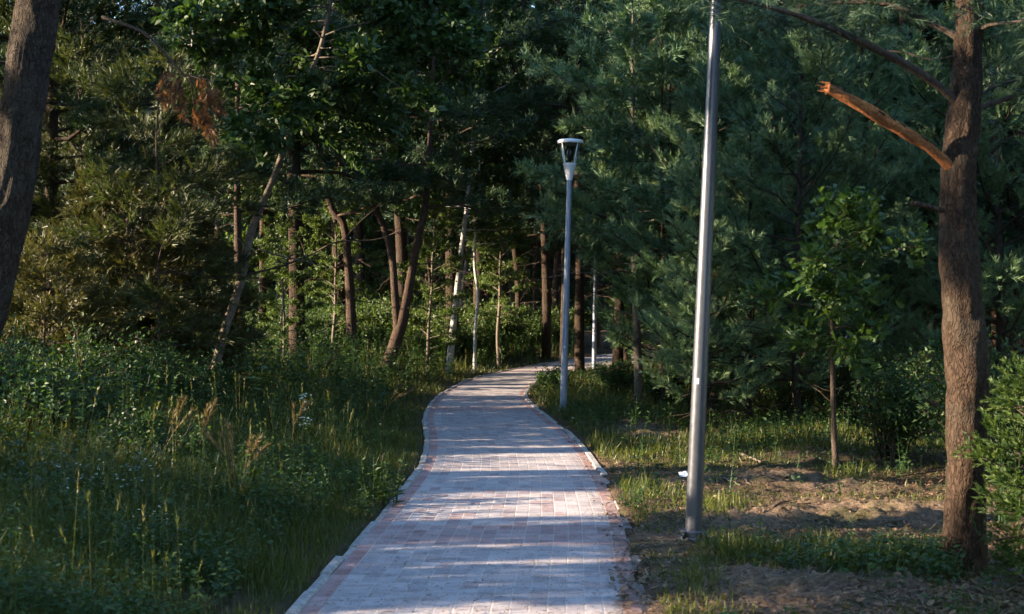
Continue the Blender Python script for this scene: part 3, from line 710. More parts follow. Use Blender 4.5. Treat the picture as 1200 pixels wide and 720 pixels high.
# birches
own_pine(350, 30.0, [(526, 440, 16), (530, 395, 15), (535, 345, 13), (541, 290, 11), (548, 230, 9)], 'white birch trunk leaning slightly, brightest trunk past the bend', 3.3, 10, 2.0, 44, 'bark_birch', .5, 'birch_tree', leafmat='broad', foliage='leaf', leafsize=.12, per=6, dead=0, bark_amp=.003)
own_pine(351, 31.0, [(556, 437, 8), (557, 385, 7), (560, 345, 6.5), (556, 305, 6), (560, 240, 5)], 'thin crooked white birch stem beside the leaning birch', 3.0, 9, 1.7, 38, 'bark_birch', .2, 'birch_tree', leafmat='broad', foliage='leaf', leafsize=.12, per=6, dead=0, bark_amp=.003)
own_pine(352, 22.0, [(160, 471, 13), (166, 330, 11), (168, 240, 10), (173, 180, 9), (176, 80, 7)], 'birch with a white sunlit streak behind the dead brown sprays', 4.8, 10, 1.6, 22, 'bark_birch', .3, 'birch_tree', leafmat='broad', foliage='leaf', leafsize=.09, per=3, dead=3, bark_amp=.003)
own_pine(353, 26.0, [(203, 453, 8), (206, 330, 7), (212, 255, 6), (216, 180, 5)], 'faint slim birch in the gloom behind the olive juniper', 4.6, 8, 1.3, 14, 'bark_birch', .2, 'birch_tree', leafmat='broad', foliage='leaf', leafsize=.09, per=3, dead=2, bark_amp=.003)

# leaning pale stem with broad-leaved crown hanging in the top of the view
d = 17.0
loc, P, R = px_trunk(d, [(233, 505, 15), (246, 455, 14), (262, 392, 13.5), (282, 330, 12), (295, 270, 11), (318, 215, 9.5), (335, 168, 8.5), (352, 110, 7), (380, 40, 6)])
P += [(P[-1][0] + .3, .1, 7.0)]; R += [.015]; R = [r * .8 for r in R]
make_tree('leafy_tree', 'leaning pale-stemmed tree whose large-leaved crown darkens the top of the view', 'tree', 401, P, R, 4.0, 6.9, 2.3, 50, 'tall', 'bark_pale', 'broad', 'round', loc=loc, leafsize=.12, per=8,
          step=.12, sides=14, bark_amp=.004, twigs=8, shoots=5, twig_len=.6, droop=.25, tipup=0, elev=(-.1, .6), dead=2)
own_pine(402, 11.0, [(150, 587, 20), (130, 300, 18), (150, -60, 14)], 'unused', 4.3, 8.5, 2.6, 40, 'bark_pale', .2, 'leafy_tree', leafmat='broad', foliage='round', leafsize=.10, per=4, bark_amp=.004) if False else None

# oak sapling
d = GD(553)
loc, P, R = px_trunk(d, [(979, 553, 8), (977, 500, 7), (976, 440, 6.5), (975, 395, 6), (978, 340, 4.5), (982, 285, 3)])
make_tree('oak_sapling', 'young oak with lobed leaves and a bare thin stem, standing on the sandy ground', 'tree', 411, P, R, 1.15, 2.75, .86, 34, 'column', 'twig', 'oak', 'oak', loc=loc, leafsize=.125, per=4, step=.06, sides=10,
          bark_amp=.001, flare=.1, twigs=13, shoots=4, twig_len=.28, droop=.1, tipup=0, elev=(0, .6), inner=.15)

# young pines on the right
YP = [(788, 21.5, 0, .95, 'young pine crowding the lantern post, lowest boughs over the path edge'), (835, 19.0, 1, 1.0, 'bushy bluish young pine directly behind the close lamp post'),
      (905, 20.5, 2, .95, 'tall young pine between the close lamp post and the oak sapling'), (935, 17.0, 0, .80, 'young pine with one pale sunlit bough tip beneath the broken stub'),
      (800, 25.5, 2, 1.1, 'tall young pine behind the slender yellow-stemmed pine'), (1010, 21.5, 1, 1.15, 'dim young pine behind the oak sapling'), (1170, 17.5, 0, .95, 'young pine in shade behind the close pine trunk'),
      (822, 16.8, 1, .62, 'small young pine close behind the close lamp post, its tip below the lantern height'), (775, 24.0, 0, .85, 'young pine beside the swollen trunk base'), (878, 17.6, 1, .7, 'small dense young pine between the close lamp post and the oak sapling'),
      (870, 26.5, 0, 1.25, 'young pine at the back of the bluish thicket')]
for px, d, k, sc, lab in YP: at_px(young[k], px, d, sc, lab, 'young pines behind the lamp posts')

LIT = [(1040, 145, 8.1), (935, 175, 17), (915, 210, 16.6), (1125, 450, 8.1), (1128, 560, 8.1), (1120, 330, 8.1), (25, 150, 9), (20, 60, 9), (600, 590, 10.85), (600, 545, 13.4), (690, 585, 11.1), (600, 660, 8.4), (600, 455, 25.5), (620, 440, 30),
       (580, 462, 23.8), (445, 545, 13.5), (340, 530, 14.5), (400, 560, 12.5), (560, 400, 40), (450, 350, 38), (350, 370, 38), (600, 390, 42), (850, 250, 18), (760, 300, 20), (945, 350, 12.9), (890, 618, 9.7), (870, 545, 13.4),
       (700, 700, 7.4), (235, 140, 12), (540, 330, 30), (470, 320, 26.5), (285, 400, 25), (820, 300, 8.9), (900, 60, 22), (480, 400, 30), (728, 40, 34), (730, 160, 34), (130, 60, 17), (300, 400, 27), (350, 410, 28), (400, 410, 30), (470, 410, 30), (380, 480, 18), (430, 500, 16), (320, 480, 17), (470, 470, 20), (260, 540, 13), (780, 330, 19), (720, 280, 21), (900, 300, 18), (800, 480, 15), (690, 520, 15), (980, 600, 9.7), (830, 30, 22), (90, 300, 13), (180, 420, 13), (400, 60, 15), (110, 400, 13), (660, 300, 20)]
LITP = np.array([(X(a, d), d, Z(b, d)) for a, b, d in LIT])
def blocks(x, y, z0, z1, r, first=None):
    """Does a crown (cylinder) at x, y stand between the sun and a place the photograph shows lit?"""
    d2 = TO_SUN[:2] / np.linalg.norm(TO_SUN[:2]); rel_ = np.array([x, y]) - LITP[:, :2]
    t = rel_ @ d2; lat = np.abs(rel_[:, 0] * d2[1] - rel_[:, 1] * d2[0]); zz = LITP[:, 2] + t * math.tan(SUN_EL)
    return int(np.sum(((t > 0) & (lat < r) & (zz > z0 - .3) & (zz < z1))[first if first is not None else slice(None)]))
FAR_LIT = [i for i, (a, b, dd) in enumerate(LIT) if dd >= 25 and b > 300]

# dark wood behind, each tree its own object
LAB = {'L': 'dark pine among many in the gloom above the olive juniper', 'C': 'dark pine among many closing the view past the path bend', 'Rr': 'dark pine among many behind the bluish young pines'}
def clear_of(x, y, r=1.6):
    return not (left_edge(np.array([y]))[0] - r < x < right_edge(np.array([y]))[0] + r)
WOOD = []
for px, d, k, sc in [(60, 19, 1, .85), (120, 24, 3, .95), (190, 29, 0, 1), (30, 27, 2, 1), (240, 33, 1, 1), (330, 36, 2, 1), (90, 35, 0, 1.1), (160, 40, 1, 1.1), (280, 44, 0, 1.1), (-40, 22, 3, 1), (-30, 34, 1, 1), (20, 44, 0, 1.1), (370, 48, 2, 1.1), (348, 26, 2, .92), (60, 23, 0, .95), (170, 33, 3, 1.0), (250, 38, 3, 1.1), (10, 30, 3, 1.0), (100, 45, 3, 1.2), (210, 48, 3, 1.2), (320, 50, 3, 1.2), (395, 30, 2, 1.0)]:
    WOOD.append((px, d, k, sc, 'L'))
for px, d, k, sc in [(420, 45, 2, 1.05), (470, 50, 0, 1.05), (520, 47, 2, 1.1), (560, 52, 0, 1.1), (610, 56, 2, 1.1), (585, 48, 2, 1.0), (450, 56, 2, 1.2), (540, 60, 1, 1.2), (655, 52, 1, 1.1), (400, 58, 1, 1.2), (500, 64, 0, 1.2), (620, 64, 1, 1.2), (560, 40, 2, 1.0), (470, 37, 2, 1.0), (530, 34.5, 2, 1.0), (690, 41, 1, 1.0)]:
    WOOD.append((px, d, k, sc, 'C'))
for px, d, k, sc in [(770, 36, 0, 1), (820, 33, 1, 1), (880, 36, 2, 1), (930, 30, 0, 1), (985, 34, 1, 1), (1040, 31, 3, 1.05), (1110, 34, 0, 1), (1170, 29, 1, 1), (1230, 25, 3, 1), (1150, 40, 2, 1.1), (1080, 42, 0, 1.1), (1000, 44, 2, 1.1),
                     (920, 44, 0, 1.1), (850, 46, 1, 1.1), (780, 48, 2, 1.1), (1240, 36, 0, 1.1), (1200, 46, 1, 1.1), (720, 58, 1, 1.2), (1180, 21.5, 3, .85), (1120, 25, 1, .9), (1020, 25.5, 0, .95), (960, 25, 2, .95), (1145, 31, 3, 1.1), (900, 33, 3, 1.1), (790, 31, 0, 1.0), (700, 47, 3, 1.1), (740, 40, 3, 1.0), (1060, 37, 3, 1.1)]:
    WOOD.append((px, d, k, sc, 'Rr'))
for px, d, k, sc, zone in WOOD:
    x = X(px, d)
    if not clear_of(x, d): continue
    if x < -4.5 and blocks(x, d, 2.2, 13, 2.2, FAR_LIT): continue
    if x < -4.5 and abs(d - (37.5 + .12 * (x + 2))) < 6.5: continue
    put(protos[4 if d < 26 else k], False, x, d, R_.uniform(0, 6.28), sc * R_.uniform(.94, 1.06), LAB[zone], {'L': 'pines above the juniper', 'C': 'pines past the bend', 'Rr': 'pines behind the young pines'}[zone])
for px, d, k, sc in [(250, 30, 0, .9), (545, 44, 0, .9), (480, 46, 1, 1), (330, 46, 0, 1), (600, 50, 1, .9)]:
    put(leafy[k], False, X(px, d), d, R_.uniform(0, 6.28), sc, 'leafy tree with light green foliage among the trunks past the bend', 'leafy trees past the bend')

for px, d, k, sc, lab in [(335, 25, 1, .42, 'small light green sapling before the bent pine'), (392, 28, 0, .42, 'small light green tree close against the bent pine'), (500, 29, 1, .5, 'small light green tree between the forked trunk and the white birch'),
                          (585, 33, 0, .5, 'small light green tree behind the thin birch')]:
    put(leafy[k], False, X(px, d), d, R_.uniform(0, 6.28), sc, lab, 'small leafy trees by the bend')
# wood beyond the frame on the sunny side: casts the shade, leaves the gaps the photograph shows
n_shade = 0
for row, x0 in enumerate([-9.5, -13, -17, -22, -28, -36]):
    for yy in np.arange(-16, 56, 3.4):
        x = x0 + R_.uniform(-1.4, 1.4); y = yy + R_.uniform(-1.5, 1.5)
        if x > -.40 * y - 2.6: continue
        k = R_.choice([0, 2, 2, 1]); sc = R_.uniform(.85, 1.1)
        z0 = (2.8, 1.8, 4.2, .9)[k] * sc; h = (13, 12, 14, 11)[k] * sc
        if blocks(x, y, z0, h, 2.3) or abs(y - (37.5 + .12 * (x + 2))) < 5.5: continue
        put(protos[k], False, x, y, R_.uniform(0, 6.28), sc, 'tall pine in the sunward wood beyond the photo edge', 'pines beyond the photo edge'); n_shade += 1
print('shade trees', n_shade)
# bare trunks whose long shadows stripe the paving (tall pines, crown far above the light)
n_str = 0
for x, y in [(-7.5, 3.5), (-8.4, 6.2), (-10.5, 8.1), (-7.8, 9.4), (-9.0, 11.6), (-12, 13.2), (-8.6, 5.0), (-11.5, 7.0), (-13.5, 10.2), (-14, 3.5)]:
    if x > -.40 * y - 1.6: continue
    if blocks(x, y, 4.9, 17.5, 2.4, [0, 6, 7]): continue
    n_str += 1
    put(protos[2], False, x, y, R_.uniform(0, 6.28), 1.25, 'tall pine in the sunward wood beyond the photo edge', 'pines beyond the photo edge')
n_env = 0
for gx_ in np.arange(-34, 44, 5.0):
    for gy_ in np.arange(-34, 44, 5.0):
        x, y = gx_ + R_.uniform(-1.8, 1.8), gy_ + R_.uniform(-1.8, 1.8)
        beside = x > .42 * y + 3.2 and x > 7.5 and y > -2
        behind = y < -6 and abs(x) > 9.0 and x > -22
        if not (beside or behind) or x > 26 and y < 8: continue
        k = R_.choice([0, 1, 2, 3]); sc = R_.uniform(.85, 1.1)
        if blocks(x, y, (2.8, 1.8, 4.2, .9)[k] * sc, (13, 12, 14, 11)[k] * sc, 2.4): continue
        put(protos[k], False, x, y, R_.uniform(0, 6.28), sc, 'pine in the wood around the viewer beyond the photo edge', 'pines around the viewer'); n_env += 1
print('env trees', n_env)
print('stripe trees', n_str)
# slender saplings added out of view so their shadows cross the paving in narrow bands
sap = None
for yp in [7.25, 7.45, 7.62, 7.8, 7.98, 8.16, 8.42, 8.6, 8.76, 9.02, 9.2, 9.36, 9.52, 9.7, 9.9, 11.5, 11.75, 12.1, 12.3, 14.4, 14.8, 15.3, 16.9, 17.6]:
    x = R_.uniform(-9.6, -7.2); y = yp - .9 + .123 * (x + 8)
    if sap is None:
        P, R = straight(4.3, .035, 99, .015)
        sap = make_tree('shade_sapling', 'slender leafy sapling added out of view to shade the paving', 'tree', 260, P, R, .2, 4.25, .17, 80, 'tall', 'bark_pale', 'broad', 'leaf', loc=(x, y, gz1(x, y)), leafsize=.09, per=6,
                        step=.3, sides=7, twigs=26, shoots=4, twig_len=.12, droop=.0, tipup=.1, elev=(.5, 1.0), group='added shade saplings out of view')
    else: dup(sap, (x, y, gz1(x, y)), R_.uniform(0, 6.28), R_.uniform(.68, .95))
for pr in protos + young + leafy:      # the prototypes themselves stand in the wood too
    pass
for i, pr in enumerate(protos):
    x, y = [(-20, 52), (14, 52), (24, 48), (-12, 62), (19, 31)][i]
    pr.location = (x, y, gz1(x, y)); pr['label'] = 'pine deep in the far gloom hidden by nearer trees'; pr['group'] = 'far hidden pines'
for i, pr in enumerate(young):
    x, y = [(12, 26), (13.5, 30), (10, 30)][i]
    pr.location = (x, y, gz1(x, y)); pr['label'] = 'young pine in the far thicket hidden by nearer trees'; pr['group'] = 'far young pines'
for i, pr in enumerate(leafy):
    x, y = [(-14, 50), (-9, 56)][i]
    pr.location = (x, y, gz1(x, y)); pr['label'] = 'leafy tree far back hidden by nearer trees'; pr['group'] = 'far leafy trees'

# far wood that reads as one mass
g = Geo(); rng = np.random.default_rng(500)
n = 260
ax = rng.uniform(-60, 70, n); ay = rng.uniform(66, 92, n)
for i in range(n):
    h = rng.uniform(13, 20); r = rng.uniform(.1, .22)
    tube(g, [(ax[i], ay[i], -.3), (ax[i] + rng.normal(0, .2), ay[i], h * .5), (ax[i] + rng.normal(0, .4), ay[i], h)], [r, r * .8, r * .2], 6, mat=1)
nl_ = 260000
k = rng.integers(0, n, nl_); zz = rng.uniform(0, 1, nl_) ** 1.25 * 19 + .05
P = np.stack([ax[k] + rng.normal(0, 1.5, nl_), ay[k] + rng.normal(0, 1.5, nl_), zz], 1)
leaves(g, P, rng.normal(size=(nl_, 3)) + np.array([0, 0, .3]), rng.uniform(.4, .8, nl_), rng.uniform(.25, .5, nl_), rng, 'leaf', 0)
tag(g.build('far_forest', [M['pine'], M['bark_pine']]), 'dense dark mass of distant forest closing the view', 'forest', kind='stuff')

# ------------------------------------------------------------------ shrubs
def make_shrub(name, label, cat, seed, loc, w, h, stems, leafmat, kind='leaf', leafsize=.05, n_per=60, arch=.3, dens_tip=.5, group=None, depth=None, ratio=.55):
    rng = np.random.default_rng(seed); root = empty(name, loc, label, cat, group); s = Geo(); c = Geo()
    depth = depth or w
    for k in range(stems):
        az = rng.uniform(0, 6.28); rr = math.sqrt(rng.random()); hh = h * rng.uniform(.55, 1.05)
        tip = np.array([math.cos(az) * rr * w / 2, math.sin(az) * rr * depth / 2, hh * (1 - .35 * rr ** 2)])
        b = np.array([tip[0] * .25, tip[1] * .25, -.05])
        t = np.linspace(0, 1, 7)[:, None]
        poly = b * (1 - t) + tip * t + np.array([tip[0], tip[1], 0]) * (t ** 3 - t) * arch + np.array([0, 0, 1]) * np.sin(t * math.pi) * arch * .4 * hh + np.vstack([[0, 0, 0], rng.normal(0, .02, (6, 3))])
        tube(s, poly, np.linspace(.008, .003, 7) * (1 + h * .4), 4)
        tt = rng.random(n_per) ** dens_tip; P, D = along(poly, tt)
        P = P + rng.normal(0, .055 * (w + h) / 2, (n_per, 3))
        P[:, 2] = np.abs(P[:, 2]) + .02
        Dd = unit(D * .5 + rng.normal(0, .7, (n_per, 3)))
        Nn = unit(rng.normal(0, .6, (n_per, 3)) + np.array([0, -.2, .9]))
        L = leafsize * rng.uniform(.6, 1.3, n_per)
        leaves(c, P, Dd, L, L * ratio, rng, kind, 0, None, Nn)
    s.build('stems', M['twig'], root); c.build('foliage', M[leafmat], root)
    return root
def on_ground(px, py, dd=None):
    d = GD(py) if dd is None else dd; x = X(px, d); return (x, d, gz1(x, d))

def make_fronds(name, label, cat, seed, loc, w, h, nb, mat, droop=.5, shoot=.12, needles=14, nl=.035, nw=.006, group=None, spread=.6, twigs=14, shoots=6, twig_len=.3, shape='cone', z0=.1):
    P, R = straight(h, .03, seed, .03)
    return make_tree(name, label, cat, seed, P, R, z0, h * .98, w / 2, nb, shape, 'twig', mat, 'needle', loc=loc, needles=needles, nl=nl, nw=nw, shoot=shoot, spread=spread, twigs=twigs, shoots=shoots, twig_len=twig_len,
                     droop=droop, tipup=.1, elev=(.1, .7), step=.2, sides=7, flare=.1, thin_twigs=False, group=group)
make_fronds('juniper_bush', 'large feathery olive-brown juniper beside the leaning pine trunk', 'bush', 601, on_ground(145, 0, 17.0), 3.0, 2.7, 100, 'juniper', .3, .16, 17, .075, .013, shape='tall', twigs=15)
make_fronds('juniper_bush', 'ragged olive juniper pressed between the leaning pine trunk and the large juniper', 'bush', 605, on_ground(52, 0, 15.2), 2.2, 2.2, 70, 'juniper', .3, .16, 17, .07, .012, shape='column', twigs=14)
make_fronds('pine_tree', 'loose olive-green pine with boughs drooping in front of the large juniper', 'tree', 606, on_ground(182, 0, 16.2), 2.6, 4.4, 46, 'olive', .3, .2, 18, .10, .013, shape='tall', twigs=10, twig_len=.5, z0=.9)
make_fronds('juniper_bush', 'smaller olive juniper bush under the leaning pale stem', 'bush', 602, on_ground(224, 0, 18.3), 2.2, 2.3, 95, 'juniper', .25, .16, 17, .075, .013, shape='dome', twigs=18)
make_fronds('pine_tree', 'broad low olive-green pine rising behind the large juniper', 'tree', 604, on_ground(95, 0, 19.5), 5.2, 6.6, 95, 'olive', .2, .2, 18, .11, .015, shape='dome', twigs=9, twig_len=.5, z0=.8)
make_fronds('thuja_bush', 'bright green arching conifer bush at the foot of the close pine trunk', 'bush', 603, on_ground(1222, 0, 7.6), .75, 1.55, 70, 'thuja', .35, .10, 24, .032, .009, shape='column', twigs=22, twig_len=.26)
make_shrub('leafy_bush', 'dark rounded bush beside the oak sapling on the sandy ground', 'bush', 611, on_ground(1045, 545), 1.0, .95, 46, 'broad', 'leaf', .055, 90)
SHR = [(95, 0, 1.5, 1.25, 'leafy shrub in front of the large juniper', 'broad', .05, 13.4), (172, 0, 1.5, 1.15, 'weedy shrub at the edge of the large juniper', 'herb', .05, 14.6), (-20, 0, 1.4, 1.35, 'leafy shrub below the leaning pine trunk at the photo edge', 'herb', .05, 11.8),
       (238, 0, 1.3, 1.0, 'small leafy shrub below the leaning pale stem', 'herb', .055, 15.8), (175, 590, 1.0, .75, 'dark leafy bush rising over the white-flowered weeds', 'broad', .045), (1010, 0, 1.3, 1.3, 'shrub with small leaves behind the oak sapling', 'broad', .06, 17.5), (890, 0, 1.6, 1.6, 'glossy leaved shrub with a blue scrap caught in it', 'broad', .07, 22.0),
       (930, 0, 1.4, 1.1, 'low shrub between the oak sapling and the blue scrap', 'herb', .06, 18.5), (1095, 0, 1.5, 1.2, 'low shrub behind the close pine trunk', 'broad', .06, 15.5), (1170, 0, 1.6, 1.35, 'shrub at the photo edge behind the arching conifer bush', 'broad', .06, 12.5),
       (845, 0, 1.2, .9, 'low shrub just past the close lamp post', 'herb', .06, 21.0), (775, 0, .9, .6, 'small shrub at the foot of the thin bare sapling', 'herb', .06, 21.5), (1060, 0, 1.4, 1.0, 'low shrub under the thick dim trunk', 'broad', .06, 19.5),
       (725, 0, 1.0, .6, 'small shrub around the swollen trunk base', 'herb', .06, 22.5), (648, 0, .7, .5, 'little shrub at the path bend before the lantern post', 'herb', .05, 23.8),
       (40, 0, 1.6, 1.1, 'leafy shrub beneath the leaning pine trunk', 'broad', .055, 11.5), (-30, 0, 1.6, .9, 'leafy shrub cut by the photo edge beyond the leaning pine', 'broad', .055, 13.5), (330, 0, 2.0, 1.5, 'sunlit shrub between the orange-footed pine and the bent pine', 'broad', .08, 27.0),
       (380, 0, 2.2, 1.7, 'leafy shrub before the bent pine', 'herb', .08, 29.5), (250, 0, 1.8, 1.4, 'shrub at the foot of the orange-footed pine', 'broad', .07, 22.5)]
for i, s in enumerate(SHR):
    px, py, w, h, lab, mt, ls = s[:7]; dd = s[7] if len(s) > 7 else None
    make_shrub('leafy_bush', lab, 'bush', 620 + i, on_ground(px, py, dd), w, h, int(34 * max(1, w)), mt, 'leaf', ls, 70)
THK = [(430, 36), (462, 38), (500, 34.5), (540, 36.5), (575, 38), (612, 40.5), (645, 43), (405, 33), (350, 35), (480, 43), (520, 44), (560, 45), (600, 47), (440, 45), (390, 44), (340, 42), (630, 50)]
for i, (px, d) in enumerate(THK):
    if i == 0: th0 = make_shrub('leafy_bush', 'light green thicket bush among the trunks past the bend', 'bush', 660, on_ground(px, 0, d), 2.6, 1.7, 80, 'bright', 'leaf', .11, 80, group='thicket bushes past the bend')
    elif clear_of(X(px, d), d, 1.0): dup(th0, on_ground(px, 0, d), R_.uniform(0, 6.28), R_.uniform(.7, 1.25))

# dead brown sprays hanging from a bough
root = empty('dead_branch', (X(215, 12), 12.0, Z(80, 12)), 'dead pine branch with rusty brown needles hanging in the dark', 'branch')
rng = np.random.default_rng(700)
def relp(px, py, dd=0): return np.array([X(px, 12 + dd) - X(215, 12), dd, Z(py, 12 + dd) - Z(80, 12)])
g = Geo(); tube(g, *smooth_poly([relp(120, 20, .6), relp(170, 40, .2), relp(207, 79), relp(216, 88), (relp(232, 90)), relp(250, 96)], [.018, .014, .011, .009, .007, .004], .04), 6); 
c = Geo()
for (a, b_) in [((193, 84), (196, 122)), ((210, 88), (218, 132)), ((234, 92), (252, 122)), ((240, 135), (248, 163)), ((228, 128), (232, 143)), ((205, 92), (202, 118)), ((244, 100), (258, 128)), ((236, 105), (245, 140))]:
    p0, p1 = relp(*a, rng.normal(0, .08)), relp(*b_, rng.normal(0, .08)); L = np.linalg.norm(p1 - p0)
    tube(g, [relp(222, 89), p0, p1], [.005, .004, .002], 4)
    s = np.linspace(0, 1, 16)[:, None]; PP = p0 * (1 - s) + p1 * s + rng.normal(0, .02, (16, 3)); DD = unit(p1 - p0 + rng.normal(0, .12, (16, 3)))
    tufts(c, PP, DD, .05, 30, .066, .007, rng, .7)
g.build('twigs', M['twig'], root); c.build('dead_needles', M['dead'], root)

# bare crooked branch hanging in front of the bent pine
root = empty('bare_branch', (X(300, 18), 18.0, Z(320, 18)), 'long bare drooping branch arching in front of the bent pine', 'branch')
def rb(px, py, dd=0): return (X(px, 18 + dd) - X(300, 18), dd, Z(py, 18 + dd) - Z(320, 18))
g = Geo()
for pts, r in [([(288, 322), (330, 312), (365, 298), (395, 284), (440, 281), (470, 270)], .018), ([(345, 272), (352, 282), (358, 298), (364, 300)], .008), ([(250, 312), (288, 322), (300, 321)], .014), ([(330, 312), (310, 330), (285, 345)], .007), ([(400, 284), (420, 262), (445, 240)], .009)]:
    tube(g, *smooth_poly([rb(a, b_, .1 * math.sin(a)) for a, b_ in pts], np.linspace(r, r * .5, len(pts)), .06), 6)
g.build('branch_wood', M['twig'], root)

# ------------------------------------------------------------------ grass and weeds
rng = np.random.default_rng(800)
def scatter(n, x0, x1, d0, d1, power=1.6):
    """Points in the view wedge, denser near the viewer: columns x0..x1 of the photograph, distances d0..d1."""
    u = rng.random(n); d = (d0 ** (1 - power) + u * (d1 ** (1 - power) - d0 ** (1 - power))) ** (1 / (1 - power))
    px = rng.uniform(x0, x1, n); return X(px, d), d
def dirs_up(n, lean):
    a = rng.uniform(0, 6.28, n); l = np.abs(rng.normal(0, lean, n)); return np.stack([np.cos(a) * l, np.sin(a) * l, np.ones(n)], 1)
g = Geo()
# tall meadow grass, sunny side of the path
n = 210000
x, y = scatter(n, -120, 680, 5.5, 48, 1.35)
s = left_edge(y) - x; keep = (s > -.02 + .13 * rng.random(n)) & (x < left_edge(y))
bare = np.exp(-(((x + 1.75) / .55) ** 2 + ((y - 7.2) / .55) ** 2)) ; keep &= rng.random(n) > bare * 1.1
clump = fbm2(x, y, 1.4, 91, 3); keep &= rng.random(n) < .25 + 1.5 * np.clip(clump - .25, 0, 1) + .35 * (s < .6)
x, y, s, cl_ = x[keep], y[keep], s[keep], clump[keep]; n = len(x)
hgt = (.09 + .27 * np.clip((s - .1) / 1.3, 0, 1) + .20 * np.clip((s - 1.5) / 2, 0, 1)) * rng.uniform(.5, 1.35, n) * (.6 + .8 * cl_)
P = np.stack([x, y, ground_z(x, y) - .01], 1); D = dirs_up(n, .32)
lo = np.clip((.25 + .6 * fbm2(x, y, .8, 95, 3)) + rng.normal(0, .14, n), 0, .93); dry = rng.random(n) < .07; lo = np.where(dry, 1.0, lo)
leaves(g, P, D, hgt, (.0030 + .00034 * y) * rng.uniform(.6, 1.5, n), rng, 'blade', 0, lo, None, rng.uniform(.2, 1.3, n))
n = 1100; x, y = scatter(n, -120, 640, 6.5, 34, 1.3); s = left_edge(y) - x; keep = (s > .5) & (rng.random(n) < np.clip(fbm2(x, y, .6, 141, 3) * 2 - .45, 0, 1)); x, y, s = x[keep], y[keep], s[keep]; n = len(x)
hs = rng.uniform(.4, .95, n) * np.clip(.5 + s * .3, .5, 1); D = unit(dirs_up(n, .18)); P = np.stack([x, y, ground_z(x, y)], 1)
leaves(g, P, D, hs, .0045 + .00018 * y, rng, 'needle', 0, rng.uniform(.8, 1, n))
tufts(g, P + D * (hs * .86)[:, None], D, hs * .17, 12, .035, .006, rng, .5, 0, rng.uniform(.85, 1, n))
# short patchy grass, sandy side
n = 150000
x, y = scatter(n, 560, 1330, 5.8, 40, 1.5)
s = x - right_edge(y); sd = sandiness(x, y)
cl2 = fbm2(x, y, .9, 97, 4)
tuft = np.zeros(n)
for px, row, r in [(1010, 665, .45), (1080, 660, .35), (880, 655, .3), (745, 575, .28), (735, 610, .15), (860, 600, .35), (1000, 560, .4), (700, 525, .5), (640, 480, .6), (780, 530, .5), (830, 520, .6), (950, 520, .8), (690, 480, .8), (760, 470, 1.2), (870, 490, 1.2), (960, 640, .25), (820, 690, .2)]:
    d = GD(row); tuft = np.maximum(tuft, np.exp(-(((x - X(px, d)) / r) ** 2 + ((y - d) / (r * 1.6)) ** 2)))
far = np.maximum(np.clip((y - 11.2) / 3, 0, 1), .75 * (s < .75) * (y > 8.2))
prob = np.clip(tuft * (.35 + .9 * (fbm2(x, y, 3.0, 111, 3) - .3)) + np.maximum(far, .36) * (.55 + 1.5 * (cl2 - .35)) + np.clip(cl2 - .56, 0, 1) * 1.6 - sd * .9 * (1 - .5 * tuft), .0, 1)
keep = (s > .03) & (rng.random(n) < prob)
x, y, s, tf, cc = x[keep], y[keep], s[keep], tuft[keep], cl2[keep]; n = len(x)
hgt = (.05 + .075 * tf + .10 * np.clip((y - 13) / 8, 0, 1)) * rng.uniform(.35, 1.6, n)
P = np.stack([x, y, ground_z(x, y) - .01], 1)
lo = np.clip(.15 + .7 * cc + rng.normal(0, .14, n), 0, .93); lo = np.where(rng.random(n) < .05, 1.0, lo)
leaves(g, P, dirs_up(n, .5), hgt, (.0045 + .00035 * y) * rng.uniform(.7, 1.5, n), rng, 'blade', 0, lo, None, rng.uniform(.3, 1.2, n))
tag(g.build('grass', M['grass']), 'green grass growing along both sides of the paved path', 'grass', kind='stuff')

# broad-leaved weeds between the grass
g = Geo()
def weeds(n, x0, x1, d0, d1, side, hmin, hmax, leaf, per, power=1.3, prob=None):
    x, y = scatter(n, x0, x1, d0, d1, power)
    s = (left_edge(y) - x) if side < 0 else (x - right_edge(y))
    keep = s > (.35 if side < 0 else .15)
    keep &= rng.random(n) < (prob(x, y, s) if prob else 1)
    x, y, s = x[keep], y[keep], s[keep]; n = len(x)
    h = rng.uniform(hmin, hmax, n) * np.clip(.35 + s * .5, .35, 1)
    P = np.stack([x, y, ground_z(x, y)], 1); D = unit(dirs_up(n, .2))
    t = rng.uniform(.15, 1, (n, per)); base = P[:, None] + D[:, None] * (t * h[:, None])[..., None] + rng.normal(0, .025, (n, per, 3))
    a = rng.uniform(0, 6.28, (n, per)); dd = np.stack([np.cos(a), np.sin(a), rng.normal(.25, .35, (n, per))], -1)
    sz = leaf * np.repeat(rng.uniform(.6, 1.4, n)[:, None], per, 1) * (1.15 - .5 * t) * (1 + .012 * y[:, None])
    tint = np.clip(np.repeat(rng.random(n)[:, None], per, 1) * .7 + .3 * t, 0, 1)
    Nn = np.stack([rng.normal(0, .35, n * per), rng.normal(0, .35, n * per), np.ones(n * per)], 1)
    leaves(g, base.reshape(-1, 3), dd.reshape(-1, 3), sz.ravel(), sz.ravel() * rng.uniform(.35, .7, n * per), rng, 'leaf', 0, tint.ravel(), Nn)
    leaves(g, P, D, h, .006 + .0003 * y, rng, 'needle', 0, .4)
wp = lambda x, y, s: np.clip(.15 + 1.7 * (fbm2(x, y, .7, 93, 3) - .3), 0, 1) * np.clip(s / 1.2, .1, 1)
weeds(10500, -120, 640, 5.6, 18, -1, .25, .75, .036, 22, 1.3, wp)
weeds(2600, -120, 420, 5.6, 12, -1, .2, .6, .055, 16, 1.3, wp)
